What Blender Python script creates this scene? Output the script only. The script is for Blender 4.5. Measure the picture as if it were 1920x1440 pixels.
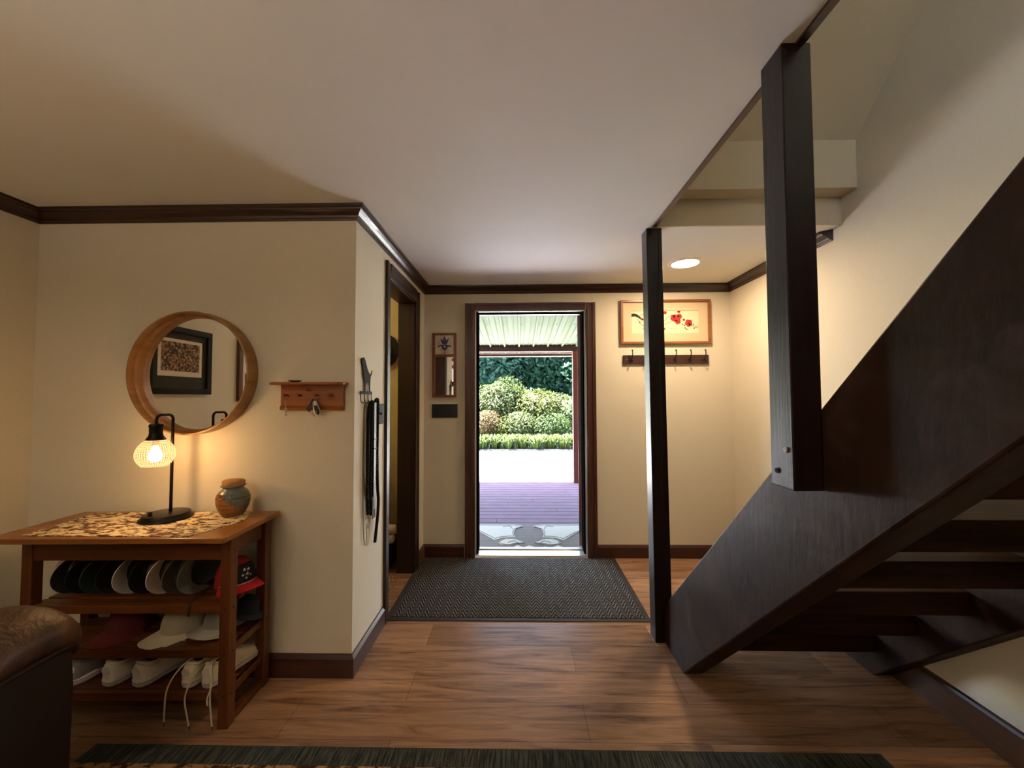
import bpy, bmesh, math, random
from mathutils import Vector, Matrix, Euler
from math import pi, sin, cos, radians as rad

for o in list(bpy.data.objects):
    bpy.data.objects.remove(o, do_unlink=True)
scene = bpy.context.scene
C = scene.collection
random.seed(7)

# ------------------------------------------------------------------ camera
EYE = 1.32
cam_data = bpy.data.cameras.new('camera')
cam_data.sensor_fit = 'HORIZONTAL'
cam_data.sensor_width = 36.0
cam_data.lens = 36.0 * 720.0 / 1920.0
cam_data.clip_start = 0.02
cam_data.clip_end = 300
cam = bpy.data.objects.new('camera', cam_data)
C.objects.link(cam)
cam.matrix_world = (Matrix.Translation((0, 0, EYE)) @ Matrix.Rotation(rad(1.03), 4, 'Z')
                    @ Matrix.Rotation(rad(2.0), 4, 'X') @ Matrix.Rotation(rad(0.2), 4, 'Y')
                    @ Matrix.Rotation(rad(90), 4, 'X'))
scene.camera = cam

# ------------------------------------------------------------------ view
scene.view_settings.view_transform = 'Standard'
scene.view_settings.look = 'None'
scene.view_settings.gamma = 1
scene.view_settings.use_curve_mapping = False
scene.view_settings.exposure = 1.0

# ------------------------------------------------------------------ sky and sun
world = bpy.data.worlds.new('world')
scene.world = world
world.use_nodes = True
wn = world.node_tree
wn.nodes.clear()
wo = wn.nodes.new('ShaderNodeOutputWorld')
wb = wn.nodes.new('ShaderNodeBackground')
sky = wn.nodes.new('ShaderNodeTexSky')
sky.sky_type = 'NISHITA'
sky.sun_disc = False
sky.sun_elevation = rad(62)
sky.sun_rotation = rad(-25)
wb.inputs['Strength'].default_value = 2.2
wn.links.new(sky.outputs[0], wb.inputs[0])
wn.links.new(wb.outputs[0], wo.inputs[0])

def light(name, kind, loc, energy, color, size=0.1, rot=(0, 0, 0), **kw):
    d = bpy.data.lights.new(name, kind)
    d.energy = energy
    d.color = color
    if kind == 'POINT' or kind == 'SPOT':
        d.shadow_soft_size = size
    if kind == 'AREA':
        d.size = size
    if kind == 'SUN':
        d.angle = rad(0.6)
    for k, v in kw.items():
        setattr(d, k, v)
    o = bpy.data.objects.new(name, d)
    C.objects.link(o)
    o.location = loc
    o.rotation_euler = rot
    return o

SUN_DIR = Vector((-0.35, 0.30, 1.25)).normalized()      # towards the sun
sun = light('sun', 'SUN', (0, 8, 12), 215.0, (1.0, 0.96, 0.88))
sun.rotation_euler = SUN_DIR.to_track_quat('Z', 'Y').to_euler()

# ------------------------------------------------------------------ tagging
def link(o, parent=None):
    C.objects.link(o)
    if parent is not None:
        o.parent = parent
    return o

def thing(name, label, cat, loc=(0, 0, 0), rotz=0, group=None):
    o = bpy.data.objects.new(name, None)
    o.empty_display_size = 0.05
    C.objects.link(o)
    o.location = loc
    o.rotation_euler = (0, 0, rotz)
    o['label'] = label
    o['category'] = cat
    if group:
        o['group'] = group
    return o

def tag(o, label, cat, group=None, kind=None):
    o['label'] = label
    o['category'] = cat
    if group:
        o['group'] = group
    if kind:
        o['kind'] = kind
    return o

# ------------------------------------------------------------------ mesh builder
class MB:
    def __init__(self):
        self.v = []
        self.f = []
        self.M = Matrix.Identity(4)

    def add(self, verts, faces):
        n = len(self.v)
        self.v += [tuple(self.M @ Vector(p)) for p in verts]
        self.f += [tuple(i + n for i in f) for f in faces]
        return self

    def box(self, x0, x1, y0, y1, z0, z1):
        V = [(x0, y0, z0), (x1, y0, z0), (x1, y1, z0), (x0, y1, z0),
             (x0, y0, z1), (x1, y0, z1), (x1, y1, z1), (x0, y1, z1)]
        F = [(0, 3, 2, 1), (4, 5, 6, 7), (0, 1, 5, 4), (1, 2, 6, 5), (2, 3, 7, 6), (3, 0, 4, 7)]
        return self.add(V, F)

    def hexa(self, bottom, top):
        V = list(bottom) + list(top)
        F = [(0, 3, 2, 1), (4, 5, 6, 7), (0, 1, 5, 4), (1, 2, 6, 5), (2, 3, 7, 6), (3, 0, 4, 7)]
        return self.add(V, F)

    def prism(self, poly, axis, a, b):
        """poly: 2D points in the plane across the axis; x -> (y,z), y -> (x,z), z -> (x,y)"""
        def P(p, t):
            return {'x': (t, p[0], p[1]), 'y': (p[0], t, p[1]), 'z': (p[0], p[1], t)}[axis]
        n = len(poly)
        V = [P(p, a) for p in poly] + [P(p, b) for p in poly]
        F = [tuple(range(n))[::-1], tuple(range(n, 2 * n))]
        F += [(i, (i + 1) % n, n + (i + 1) % n, n + i) for i in range(n)]
        return self.add(V, F)

    def loft(self, rings, cap=True, closed=False):
        n = len(rings[0])
        V = [p for r in rings for p in r]
        F = []
        m = len(rings)
        for i in range(m if closed else m - 1):
            a = i * n
            b = ((i + 1) % m) * n
            for j in range(n):
                k = (j + 1) % n
                F.append((a + j, a + k, b + k, b + j))
        if cap and not closed:
            F.append(tuple(range(n))[::-1])
            F.append(tuple(range((m - 1) * n, m * n)))
        return self.add(V, F)

    def tube(self, pts, r, seg=8, closed=False, cap=True):
        pts = [Vector(p) for p in pts]
        n = len(pts)
        rr = r if isinstance(r, (list, tuple)) else [r] * n
        rings = []
        up = None
        for i, p in enumerate(pts):
            if closed:
                t = pts[(i + 1) % n] - pts[i - 1]
            else:
                t = pts[min(i + 1, n - 1)] - pts[max(i - 1, 0)]
            t.normalize()
            if up is None:
                up = t.orthogonal().normalized()
            else:
                up = (up - t * up.dot(t))
                if up.length < 1e-6:
                    up = t.orthogonal()
                up.normalize()
            s = t.cross(up)
            rings.append([tuple(p + up * cos(2 * pi * k / seg) * rr[i] + s * sin(2 * pi * k / seg) * rr[i])
                          for k in range(seg)])
        return self.loft(rings, cap=cap, closed=closed)

    def lathe(self, prof, c=(0, 0, 0), seg=32, axis='z', cap=True):
        rings = []
        for r, h in prof:
            ring = []
            for k in range(seg):
                a = 2 * pi * k / seg
                if axis == 'z':
                    ring.append((c[0] + r * cos(a), c[1] + r * sin(a), c[2] + h))
                elif axis == 'y':
                    ring.append((c[0] + r * cos(a), c[1] + h, c[2] + r * sin(a)))
                else:
                    ring.append((c[0] + h, c[1] + r * cos(a), c[2] + r * sin(a)))
            rings.append(ring)
        return self.loft(rings, cap=cap)

    def ball(self, c, rx, ry=None, rz=None, seg=14, rings=9):
        ry = ry or rx
        rz = rz or rx
        R = []
        for i in range(rings + 1):
            t = -pi / 2 + pi * i / rings
            q = max(cos(t), 0.02)
            R.append([(c[0] + rx * q * cos(2 * pi * k / seg), c[1] + ry * q * sin(2 * pi * k / seg), c[2] + rz * sin(t))
                      for k in range(seg)])
        return self.loft(R)

    def build(self, name, mat, parent=None, smooth=False, bevel=0, kind=None, subsurf=0):
        me = bpy.data.meshes.new(name)
        me.from_pydata(self.v, [], self.f)
        bm = bmesh.new()
        bm.from_mesh(me)
        bmesh.ops.recalc_face_normals(bm, faces=bm.faces)
        bm.to_mesh(me)
        bm.free()
        o = bpy.data.objects.new(name, me)
        link(o, parent)
        if mat:
            me.materials.append(mat)
        if smooth:
            for p in me.polygons:
                p.use_smooth = True
            try:
                me.set_sharp_from_angle(angle=rad(50))
            except Exception:
                pass
        if bevel:
            b = o.modifiers.new('bevel', 'BEVEL')
            b.width = bevel
            b.segments = 2
            b.limit_method = 'ANGLE'
            b.angle_limit = rad(40)
        if subsurf:
            s = o.modifiers.new('sub', 'SUBSURF')
            s.levels = s.render_levels = subsurf
        if kind:
            o['kind'] = kind
        return o

def smoothpath(pts, n=6):
    """Catmull-Rom through the points"""
    P = [Vector(p) for p in pts]
    P = [P[0] * 2 - P[1]] + P + [P[-1] * 2 - P[-2]]
    out = []
    for i in range(1, len(P) - 2):
        for k in range(n):
            t = k / n
            a, b, c, d = P[i - 1], P[i], P[i + 1], P[i + 2]
            out.append(0.5 * ((2 * b) + (c - a) * t + (2 * a - 5 * b + 4 * c - d) * t * t
                              + (3 * b - a - 3 * c + d) * t ** 3))
    out.append(P[-2])
    return out

# ------------------------------------------------------------------ materials
def srgb(r, g, b):
    f = lambda c: (c / 255 / 12.92) if c / 255 <= 0.04045 else ((c / 255 + 0.055) / 1.055) ** 2.4
    return (f(r), f(g), f(b), 1)

class NT:
    def __init__(self, name):
        self.m = bpy.data.materials.new(name)
        self.m.use_nodes = True
        self.t = self.m.node_tree
        self.t.nodes.clear()
        self.out = self.n('ShaderNodeOutputMaterial')
        self.b = self.n('ShaderNodeBsdfPrincipled')
        self.l(self.b.outputs[0], self.out.inputs[0])
        self.tc = self.n('ShaderNodeTexCoord')

    def n(self, kind, **kw):
        x = self.t.nodes.new(kind)
        for k, v in kw.items():
            setattr(x, k, v)
        return x

    def l(self, a, b):
        self.t.links.new(a, b)

    def mapping(self, scale=(1, 1, 1), loc=(0, 0, 0), rot=(0, 0, 0), src='Object'):
        mp = self.n('ShaderNodeMapping')
        mp.inputs['Scale'].default_value = scale
        mp.inputs['Location'].default_value = loc
        mp.inputs['Rotation'].default_value = rot
        self.l(self.tc.outputs[src], mp.inputs[0])
        return mp.outputs[0]

    def noise(self, vec, scale=5, detail=4, rough=0.5, dist=0):
        x = self.n('ShaderNodeTexNoise')
        x.inputs['Scale'].default_value = scale
        x.inputs['Detail'].default_value = detail
        x.inputs['Roughness'].default_value = rough
        x.inputs['Distortion'].default_value = dist
        self.l(vec, x.inputs['Vector'])
        return x.outputs['Fac']

    def ramp(self, fac, stops):
        x = self.n('ShaderNodeValToRGB')
        e = x.color_ramp.elements
        while len(e) > 1:
            e.remove(e[-1])
        e[0].position = stops[0][0]
        e[0].color = stops[0][1]
        for p, c in stops[1:]:
            k = e.new(p)
            k.color = c
        self.l(fac, x.inputs[0])
        return x.outputs[0]

    def math(self, op, a, b=None, clamp=False):
        x = self.n('ShaderNodeMath', operation=op, use_clamp=clamp)
        for i, s in enumerate((a, b)):
            if s is None:
                continue
            if isinstance(s, (int, float)):
                x.inputs[i].default_value = s
            else:
                self.l(s, x.inputs[i])
        return x.outputs[0]

    def mix(self, fac, a, b, mode='MIX'):
        x = self.n('ShaderNodeMix', data_type='RGBA', blend_type=mode)
        if isinstance(fac, (int, float)):
            x.inputs[0].default_value = fac
        else:
            self.l(fac, x.inputs[0])
        for i, s in ((6, a), (7, b)):
            if isinstance(s, tuple):
                x.inputs[i].default_value = s
            else:
                self.l(s, x.inputs[i])
        return x.outputs[2]

    def bump(self, h, strength=0.2, dist=0.01):
        x = self.n('ShaderNodeBump')
        x.inputs['Strength'].default_value = strength
        x.inputs['Distance'].default_value = dist
        self.l(h, x.inputs['Height'])
        self.l(x.outputs[0], self.b.inputs['Normal'])

    def base(self, c):
        if isinstance(c, tuple):
            self.b.inputs['Base Color'].default_value = c
        else:
            self.l(c, self.b.inputs['Base Color'])
        return self

    def set(self, **kw):
        for k, v in kw.items():
            self.b.inputs[k.replace('_', ' ')].default_value = v
        return self

BLK = (0, 0, 0, 1)
WHT = (1, 1, 1, 1)

def plain(name, c, rough=0.5, metal=0.0, var=0.12, scale=30, bump=0.0, spec=0.5):
    m = NT(name)
    v = m.mapping()
    f = m.noise(v, scale, 3)
    d = tuple(x * (1 - var) for x in c[:3]) + (1,)
    e = tuple(min(1, x * (1 + var)) for x in c[:3]) + (1,)
    m.base(m.ramp(f, [(0.3, d), (0.7, e)]))
    m.set(Roughness=rough, Metallic=metal, Specular_IOR_Level=spec)
    if bump:
        m.bump(f, bump, 0.003)
    return m.m

def wood(name, dark, light_, axis='x', scale=1.0, rough=0.4, bump=0.15, coat=0.0, rings=0.5, spec=0.5):
    m = NT(name)
    s = {'x': (1.2, 18, 18), 'y': (18, 1.2, 18), 'z': (18, 18, 1.2)}[axis]
    v = m.mapping(tuple(q * scale for q in s))
    g = m.noise(v, 2.0, 6, 0.65, 0.8)
    s2 = tuple(q * scale * 0.25 for q in s)
    g2 = m.noise(m.mapping(s2), 1.6, 3, 0.5, 1.5)
    mixf = m.math('ADD', m.math('MULTIPLY', g, 1 - rings), m.math('MULTIPLY', g2, rings))
    m.base(m.ramp(mixf, [(0.33, dark), (0.66, light_)]))
    m.set(Roughness=rough, Specular_IOR_Level=spec)
    m.b.inputs['Coat Weight'].default_value = coat
    m.bump(g, bump, 0.002)
    return m.m

M_wall = plain('wall_paint_beige', srgb(219, 210, 189), 0.75, var=0.012, scale=60, bump=0.06, spec=0.3)
M_wall2 = plain('wall_paint_pale', srgb(222, 214, 196), 0.6, var=0.01, scale=60, bump=0.05, spec=0.35)
M_ceil = plain('ceiling_paint', srgb(230, 229, 220), 0.7, var=0.015, scale=3, bump=0.03, spec=0.3)
M_closet = plain('closet_paint', srgb(205, 185, 130), 0.8, var=0.02)
M_crown = wood('crown_wood', srgb(32, 15, 10), srgb(62, 33, 22), 'x', 1, 0.3, 0.1, 0.1)
M_crown_y = wood('crown_wood_y', srgb(32, 15, 10), srgb(62, 33, 22), 'y', 1, 0.3, 0.1, 0.2)
M_trim_z = wood('casing_wood_upright', srgb(38, 18, 13), srgb(92, 54, 38), 'z', 1, 0.38, 0.3, 0.1)
M_trim_x = wood('casing_wood_level', srgb(38, 18, 13), srgb(92, 54, 38), 'x', 1, 0.38, 0.3, 0.1)
M_trim_y = wood('casing_wood_deep', srgb(38, 20, 14), srgb(80, 48, 34), 'y', 1, 0.38, 0.3, 0.1)
M_base = wood('baseboard_wood', srgb(45, 22, 15), srgb(78, 42, 28), 'x', 1, 0.4, 0.15)
M_base_y = wood('baseboard_wood_y', srgb(60, 38, 26), srgb(98, 68, 48), 'y', 1, 0.4, 0.15)
M_post = wood('espresso_timber', srgb(14, 7, 6), srgb(36, 20, 16), 'z', 1.4, 0.42, 0.5, spec=.3)
M_post_y = wood('espresso_timber_level', srgb(30, 20, 15), srgb(52, 36, 27), 'x', 1.0, 0.4, 0.4)

def stringer_mat():
    m = NT('distressed_espresso')
    v = m.mapping((6, 1.5, 1.5), rot=(0, 0, 0))
    g = m.noise(m.mapping((18, 3, 3), rot=(rad(44), 0, 0)), 3, 6, 0.6, 0.5)
    big = m.noise(m.mapping((3, 3, 3)), 2.2, 5, 0.6, 0.6)
    c = m.ramp(g, [(0.3, srgb(28, 15, 10)), (0.7, srgb(50, 31, 22))])
    m.base(m.mix(m.ramp(big, [(0.5, BLK), (0.75, WHT)]), c, srgb(66, 50, 46)))
    m.l(m.ramp(big, [(0.35, (0.45,) * 3 + (1,)), (0.7, (0.6,) * 3 + (1,))]), m.b.inputs['Roughness'])
    m.set(Specular_IOR_Level=.15)
    vor = m.n('ShaderNodeTexVoronoi', feature='DISTANCE_TO_EDGE')
    vor.inputs['Scale'].default_value = 9
    m.l(m.mapping((1, 1, 1)), vor.inputs['Vector'])
    h = m.math('ADD', g, m.math('MULTIPLY', m.noise(m.mapping((5, 9, 2)), 6, 3), 0.8))
    m.bump(h, 0.3, 0.004)
    return m.m
M_stringer = stringer_mat()

def floor_mat():
    m = NT('laminate_floor')
    br = m.n('ShaderNodeTexBrick')
    br.offset = 0.37
    br.offset_frequency = 2
    br.inputs['Scale'].default_value = 1
    br.inputs['Brick Width'].default_value = 1.22
    br.inputs['Row Height'].default_value = 0.19
    br.inputs['Mortar Size'].default_value = 0.0010
    br.inputs['Mortar Smooth'].default_value = 0.2
    br.inputs['Color1'].default_value = srgb(136, 101, 74)
    br.inputs['Color2'].default_value = srgb(182, 140, 106)
    br.inputs['Mortar'].default_value = srgb(70, 46, 32)
    m.l(m.mapping(loc=(0.5, 0, 0)), br.inputs['Vector'])
    # every board gets its own piece of grain
    sep = m.n('ShaderNodeSeparateXYZ')
    m.l(m.tc.outputs['Object'], sep.inputs[0])
    row = m.math('FLOOR', m.math('DIVIDE', sep.outputs[1], 0.19))
    cmb = m.n('ShaderNodeCombineXYZ')
    m.l(m.math('ADD', m.math('MULTIPLY', sep.outputs[0], 1.5), m.math('MULTIPLY', row, 7.31)), cmb.inputs[0])
    m.l(m.math('MULTIPLY', sep.outputs[1], 17), cmb.inputs[1])
    m.l(row, cmb.inputs[2])
    g = m.noise(cmb.outputs[0], 1.6, 7, 0.62, 0.9)
    fine = m.noise(m.mapping((6, 130, 6)), 3, 4, 0.6)
    dark = m.ramp(g, [(0.30, (0.30, 0.25, 0.22, 1)), (0.41, (0.68, 0.64, 0.60, 1)), (0.52, (0.98, 0.97, 0.96, 1)), (0.70, (1.35, 1.32, 1.28, 1))])
    c = m.mix(1.0, br.outputs['Color'], dark, 'MULTIPLY')
    c = m.mix(0.35, c, m.ramp(fine, [(0.3, (0.62, 0.58, 0.55, 1)), (0.7, (1.2, 1.2, 1.2, 1))]), 'MULTIPLY')
    m.base(c)
    m.l(m.ramp(g, [(0.3, (0.5,) * 3 + (1,)), (0.7, (0.38,) * 3 + (1,))]), m.b.inputs['Roughness'])
    m.set(Specular_IOR_Level=0.4)
    h = m.math('SUBTRACT', m.math('ADD', m.math('MULTIPLY', g, 0.5), m.math('MULTIPLY', fine, 0.3)), m.math('MULTIPLY', br.outputs['Fac'], 1.5))
    m.bump(h, 0.16, 0.002)
    return m.m
M_floor = floor_mat()

# ------------------------------------------------------------------ room shell
XL, XR, HX, YA, YB, ZC, YR = -2.40, 1.77, -0.80, 1.855, 3.22, 2.26, -2.80
T = 0.12
def struct(mb, name, mat, **kw):
    return mb.build(name, mat, kind='structure', **kw)

struct(MB().box(XL - T, XR + T, YR - T, YB + 0.02, -0.12, 0), 'floor', M_floor)
b = MB()                                     # ceiling with the stair opening left out
OX, OY0, OY1 = 0.76, -0.70, 2.10
b.box(XL - T, OX, YR - T, YB, ZC, ZC + 0.10)
b.box(OX, XR + T, OY1 + .012, YB, ZC, ZC + 0.05)
b.box(OX, XR + T, YR - T, OY0, ZC, ZC + 0.10)
struct(b, 'ceiling', M_ceil)
# stairwell above the ceiling line: header, ledge, slope, side and end walls
b = MB()
b.prism([(2.10, 2.26), (2.10, 2.41), (2.0, 2.41), (2.0, 2.665), (0.16, 4.50), (0.16, 4.62), (3.40, 4.62), (3.40, 2.312), (2.111, 2.312), (2.111, 2.26)],
        'x', OX - 0.0, XR)
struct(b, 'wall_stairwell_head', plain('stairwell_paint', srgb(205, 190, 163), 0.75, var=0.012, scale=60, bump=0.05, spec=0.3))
b = MB()
b.box(OX - 0.12, OX - 0.022, OY0 - 0.1, 3.40, ZC + 0.10, 4.62)
struct(b, 'wall_stairwell_left', M_wall)
b = MB()
b.box(OX - 0.12, XR + T, -1.9, -1.8, ZC + 0.1, 4.62)
struct(b, 'wall_stairwell_rear', M_wall)
struct(MB().box(OX - 0.12, XR + T, -1.8, 0.15, 4.5, 4.62), 'ceiling_stairwell', M_ceil)

struct(MB().box(XL - T, XL, YR - T, YB + 0.16, 0, ZC), 'wall_left', M_wall)
struct(MB().box(XL, HX, YA, YA + 0.12, 0, ZC), 'wall_alcove', M_wall)
# hall wall with the side doorway
DY0, DY1, DZ = 2.332, 2.935, 2.065
b = MB()
b.box(HX - 0.12, HX, YA + 0.12, DY0, 0, ZC)
b.box(HX - 0.12, HX, DY1, YB, 0, ZC)
b.box(HX - 0.12, HX, DY0, DY1, DZ, ZC)
struct(b, 'wall_hall', M_wall)
# front wall with the entry door opening
FX0, FX1, FZ = -0.375, 0.565, 2.062
b = MB()
b.box(HX - 0.12, FX0, YB, YB + 0.16, 0, ZC + 0.1)
b.box(FX1, XR + T, YB, YB + 0.16, 0, ZC + 0.1)
b.box(FX0, FX1, YB, YB + 0.16, FZ, ZC + 0.1)
struct(b, 'wall_front', M_wall)
struct(MB().box(XL, HX - 0.12, YB, YB + 0.16, 0, ZC), 'wall_closet', M_closet)
struct(MB().box(XL, HX - 0.125, YA + 0.12, YA + 0.125, 0, ZC), 'wall_closet_side', M_closet)
struct(MB().box(XR, XR + T, YR, YB, 0, 4.62), 'wall_right', M_wall)
struct(MB().box(XL, XR, YR - T, YR, 0, ZC), 'wall_rear', M_wall)
# rear upper floor slab edge closes the loft
struct(MB().box(OX - 0.12, XR + T, -1.8, OY0, ZC + 0.1, ZC + 0.26), 'floor_upper', M_floor)

# crown moulding
CP = [(0, -.064), (.006, -.064), (.009, -.056), (.015, -.054), (.018, -.044), (.028, -.03), (.038, -.022), (.041, -.015), (.05, -.012), (.052, 0), (0, 0)]
def crown(p0, p1, out, m0, m1, mat, name='trim_1', prof=CP, z=ZC):
    """p0,p1: wall line ends; out: unit vector into the room; m: +1 outside corner, -1 inside, 0 square"""
    p0 = Vector((p0[0], p0[1], 0)); p1 = Vector((p1[0], p1[1], 0)); d = (p1 - p0).normalized()
    o = Vector((out[0], out[1], 0))
    r0 = [tuple(p0 + o * q + d * (-m0 * q) + Vector((0, 0, z + h))) for q, h in prof]
    r1 = [tuple(p1 + o * q + d * (m1 * q) + Vector((0, 0, z + h))) for q, h in prof]
    return struct(MB().loft([r0, r1]), name, mat)
crown((XL, YR), (XL, YA), (1, 0), -1, -1, M_crown_y, 'trim_1')
crown((XL, YA), (HX, YA), (0, -1), -1, 1, M_crown, 'trim_2')
crown((HX, YA), (HX, YB), (1, 0), 1, -1, M_crown_y, 'trim_3')
crown((HX, YB), (XR, YB), (0, -1), -1, -1, M_crown, 'trim_4')
crown((XR, 2.16), (XR, YB), (-1, 0), -0.7, -1, M_crown_y, 'trim_5')
crown((XL, YR), (XR, YR), (0, 1), -1, -1, M_crown, 'trim_6')

# baseboards
BP = [(0, 0), (.015, 0), (.015, .086), (.010, .096), (.006, .104), (0, .106)]
crown((XL, YA), (HX, YA), (0, -1), -1, 1, M_base, 'baseboard_alcove', BP, 0)
crown((XL, YR), (XL, YA), (1, 0), -1, -1, M_base_y, 'baseboard_left', BP, 0)
crown((HX, YA), (HX, 2.269), (1, 0), 1, 0, M_base_y, 'baseboard_hall', BP, 0)
crown((HX, 3.02), (HX, YB), (1, 0), 0, -1, M_base_y, 'baseboard_hall_end', BP, 0)
crown((HX, YB), (-0.46, YB), (0, -1), -1, 0, M_base, 'baseboard_front', BP, 0)
crown((0.645, YB), (XR, YB), (0, -1), 0, -1, M_base, 'baseboard_front_right', BP, 0)
BP2 = [(0, 0), (.015, 0), (.015, .12), (.010, .13), (0, .135)]
crown((XR, YR), (XR, YB), (-1, 0), -1, -1, M_base_y, 'baseboard_right', BP2, 0)

# dark board along the edge of the stair opening
struct(MB().box(OX - 0.022, OX, OY0, 2.098, ZC - 0.008, ZC + 0.26), 'trim_7', M_trim_y)

# ---- side doorway (closet)
d2 = bpy.data.objects.new('door_2', None); C.objects.link(d2); d2['kind'] = 'structure'
M_dark_z = wood('door_casing_espresso', srgb(22, 11, 9), srgb(56, 32, 24), 'z', 1, .35, .2)
M_dark_y = wood('head_casing_espresso', srgb(26, 14, 10), srgb(60, 36, 26), 'y', 1, .35, .2)
b = MB()
CW = 0.085
def casing_side(b, y0, y1, flip):
    # stepped face board: outer bead thicker
    b.box(HX, HX + .012, y0, y1, 0, DZ + (CW if True else 0))
    if flip:
        b.box(HX + .012, HX + .018, y0, y0 + .022, 0, DZ + CW)
        b.box(HX + .012, HX + .015, y0 + .022, y0 + .045, 0, DZ + CW - .022)
    else:
        b.box(HX + .012, HX + .018, y1 - .022, y1, 0, DZ + CW)
        b.box(HX + .012, HX + .015, y1 - .045, y1 - .022, 0, DZ + CW - .022)
casing_side(b, DY0 - .062, DY0 + .003, True)
casing_side(b, DY1 - .005, DY1 + CW - .005, False)
b.build('casing', M_dark_z, d2, bevel=.002)
b = MB()
b.box(HX, HX + .012, DY0 + .005, DY1 - .005, DZ - .005, DZ + CW)
b.box(HX + .012, HX + .018, DY0 + .005, DY1 - .005, DZ + CW - .022, DZ + CW)
b.box(HX + .012, HX + .015, DY0 + .005, DY1 - .005, DZ + CW - .045, DZ + CW - .022)
b.build('head_casing', M_dark_y, d2, bevel=.002)
b = MB()
b.box(HX - .125, HX, DY0, DY0 + .018, 0, DZ)
b.box(HX - .125, HX, DY1 - .018, DY1, 0, DZ)
b.build('jamb', M_dark_z, d2)
MB().box(HX - .125, HX, DY0 + .018, DY1 - .018, DZ - .018, DZ).build('head_jamb', M_dark_y, d2)

# ---- entry door
d1 = bpy.data.objects.new('door_1', None); C.objects.link(d1); d1['kind'] = 'structure'
W = .082
b = MB()
for x0, x1, s in ((FX0 - W + .006, FX0 + .006, 0), (FX1 - .006, FX1 + W - .006, 1)):
    b.box(x0, x1, YB - .018, YB, 0, FZ + W - .03)
    if s == 0:
        b.box(x0, x0 + .026, YB - .025, YB - .018, 0, FZ + W - .03)
        b.box(x0 + .055, x0 + .07, YB - .023, YB - .018, 0, FZ)
    else:
        b.box(x1 - .026, x1, YB - .025, YB - .018, 0, FZ + W - .03)
        b.box(x1 - .07, x1 - .055, YB - .023, YB - .018, 0, FZ)
b.build('casing', M_trim_z, d1, bevel=.002)
b = MB()
b.box(FX0 + .006, FX1 - .006, YB - .018, YB, FZ - .006, FZ + W - .03)
b.box(FX0 + .006, FX1 - .006, YB - .025, YB - .018, FZ + W - .05, FZ + W - .03)
b.build('head_casing', M_trim_x, d1, bevel=.002)
M_alu = plain('white_metal_jamb', srgb(210, 212, 208), 0.3, 0.2, 0.03)
M_strip = plain('black_weather_strip', srgb(14, 14, 15), 0.6)
b = MB()
b.box(FX0, FX0 + .016, YB, YB + .16, 0.0, FZ)
b.box(FX1 - .016, FX1, YB, YB + .16, 0.0, FZ)
b.box(FX0 + .016, FX1 - .016, YB, YB + .16, FZ - .016, FZ)
b.build('jamb', M_alu, d1)
b = MB()
b.box(FX0 + .016, FX0 + .030, YB + .010, YB + .135, .024, FZ - .016)
b.box(FX1 - .028, FX1 - .016, YB + .010, YB + .135, .024, FZ - .016)
b.box(FX0 + .030, FX1 - .028, YB + .05, YB + .075, FZ - .028, FZ - .016)
b.build('weather_strip', plain('matt_black_seal', srgb(8, 8, 9), 1.0, spec=0.0), d1)
b = MB()
b.prism([(YB - .012, 0), (YB - .005, .018), (YB + .09, .022), (YB + .10, .03), (YB + .15, .026), (YB + .19, -.02), (YB + .19, -.05), (YB + .0, -.05), (YB, 0)], 'x', FX0 + .001, FX1 - .001)
b.build('threshold', plain('threshold_metal', srgb(196, 190, 178), 0.3, 0.6, 0.05, 8), d1)
# leaf, hinged on the right and standing open outward
leaf = MB()
leaf.M = Matrix.Translation((FX1 - .048, YB + .165, 0)) @ Matrix.Rotation(rad(-17), 4, 'Z')
leaf.box(0, .042, 0, .86, .03, FZ - .02)
for z0, z1 in ((.25, .95), (1.1, 1.9)):
    for sx in (-.004, .042):
        leaf.box(sx, sx + .004, .14, .72, z0, z1)
lf = leaf.build('door_leaf', wood('door_red_brown', srgb(84, 50, 42), srgb(120, 78, 66), 'z', 1, .4, .1), d1, bevel=.002)
M_hinge = plain('grey_hinge_metal', srgb(96, 96, 100), .4, .7)
for z in (.20, 1.05, 1.82):
    h = MB()
    h.M = leaf.M
    h.box(.002, .04, -.006, -.001, z - .055, z + .055)
    h.lathe([(.007, -.058), (.007, .058)], c=(.046, -.006, z), seg=10)
    h.build('hinge', M_hinge, lf)
hd = MB(); hd.M = leaf.M
for sx, s in ((-.045, -1), (.046, 1)):
    hd.tube([(sx + .03 * (1 if s < 0 else -1) + (.0), .80, .98), (sx, .80, .98), (sx, .70, .98)], .009, 8)
hd.build('door_handle', plain('dark_bronze', srgb(40, 34, 30), .35, .8), lf)

# ------------------------------------------------------------------ staircase
SL = .975
st = thing('staircase', 'open-riser timber staircase rising from the entry hall to the floor above', 'staircase', (0.82, 2.0, 0))
def sp(x, y, z=0): return (x - .82, y - 2.0, z)
def stringer(x0, x1):
    top = lambda y: 2.27 - SL * y
    low = lambda y: 1.845 - SL * y
    yt = -0.62
    b = MB()
    ys = [p for p in ((1.892, 0), (2.20, 0), (2.20, top(2.20)), (-0.28, top(-0.28)), (-0.69, 2.545), (-0.69, low(-0.69)))]
    b.prism([(y - 2.0, z) for y, z in ys], 'x', x0 - .82, x1 - .82)
    return b
stringer(.778, .868).build('stringer', M_stringer, st, bevel=.006)
stringer(1.672, 1.755).build('stringer', M_stringer, st, bevel=.006)
M_tread = wood('tread_wood', srgb(16, 9, 6), srgb(62, 38, 18), 'x', .8, .6, .3, spec=.08)
n = 0
z = .2
while z < 2.5:
    yb = 2.09 - z / SL
    b = MB().box(.868 - .82, 1.672 - .82, yb - 2.0, yb + .255 - 2.0, z - .088, z)
    b.build('tread', M_tread, st, bevel=.004)
    z += .195

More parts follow.
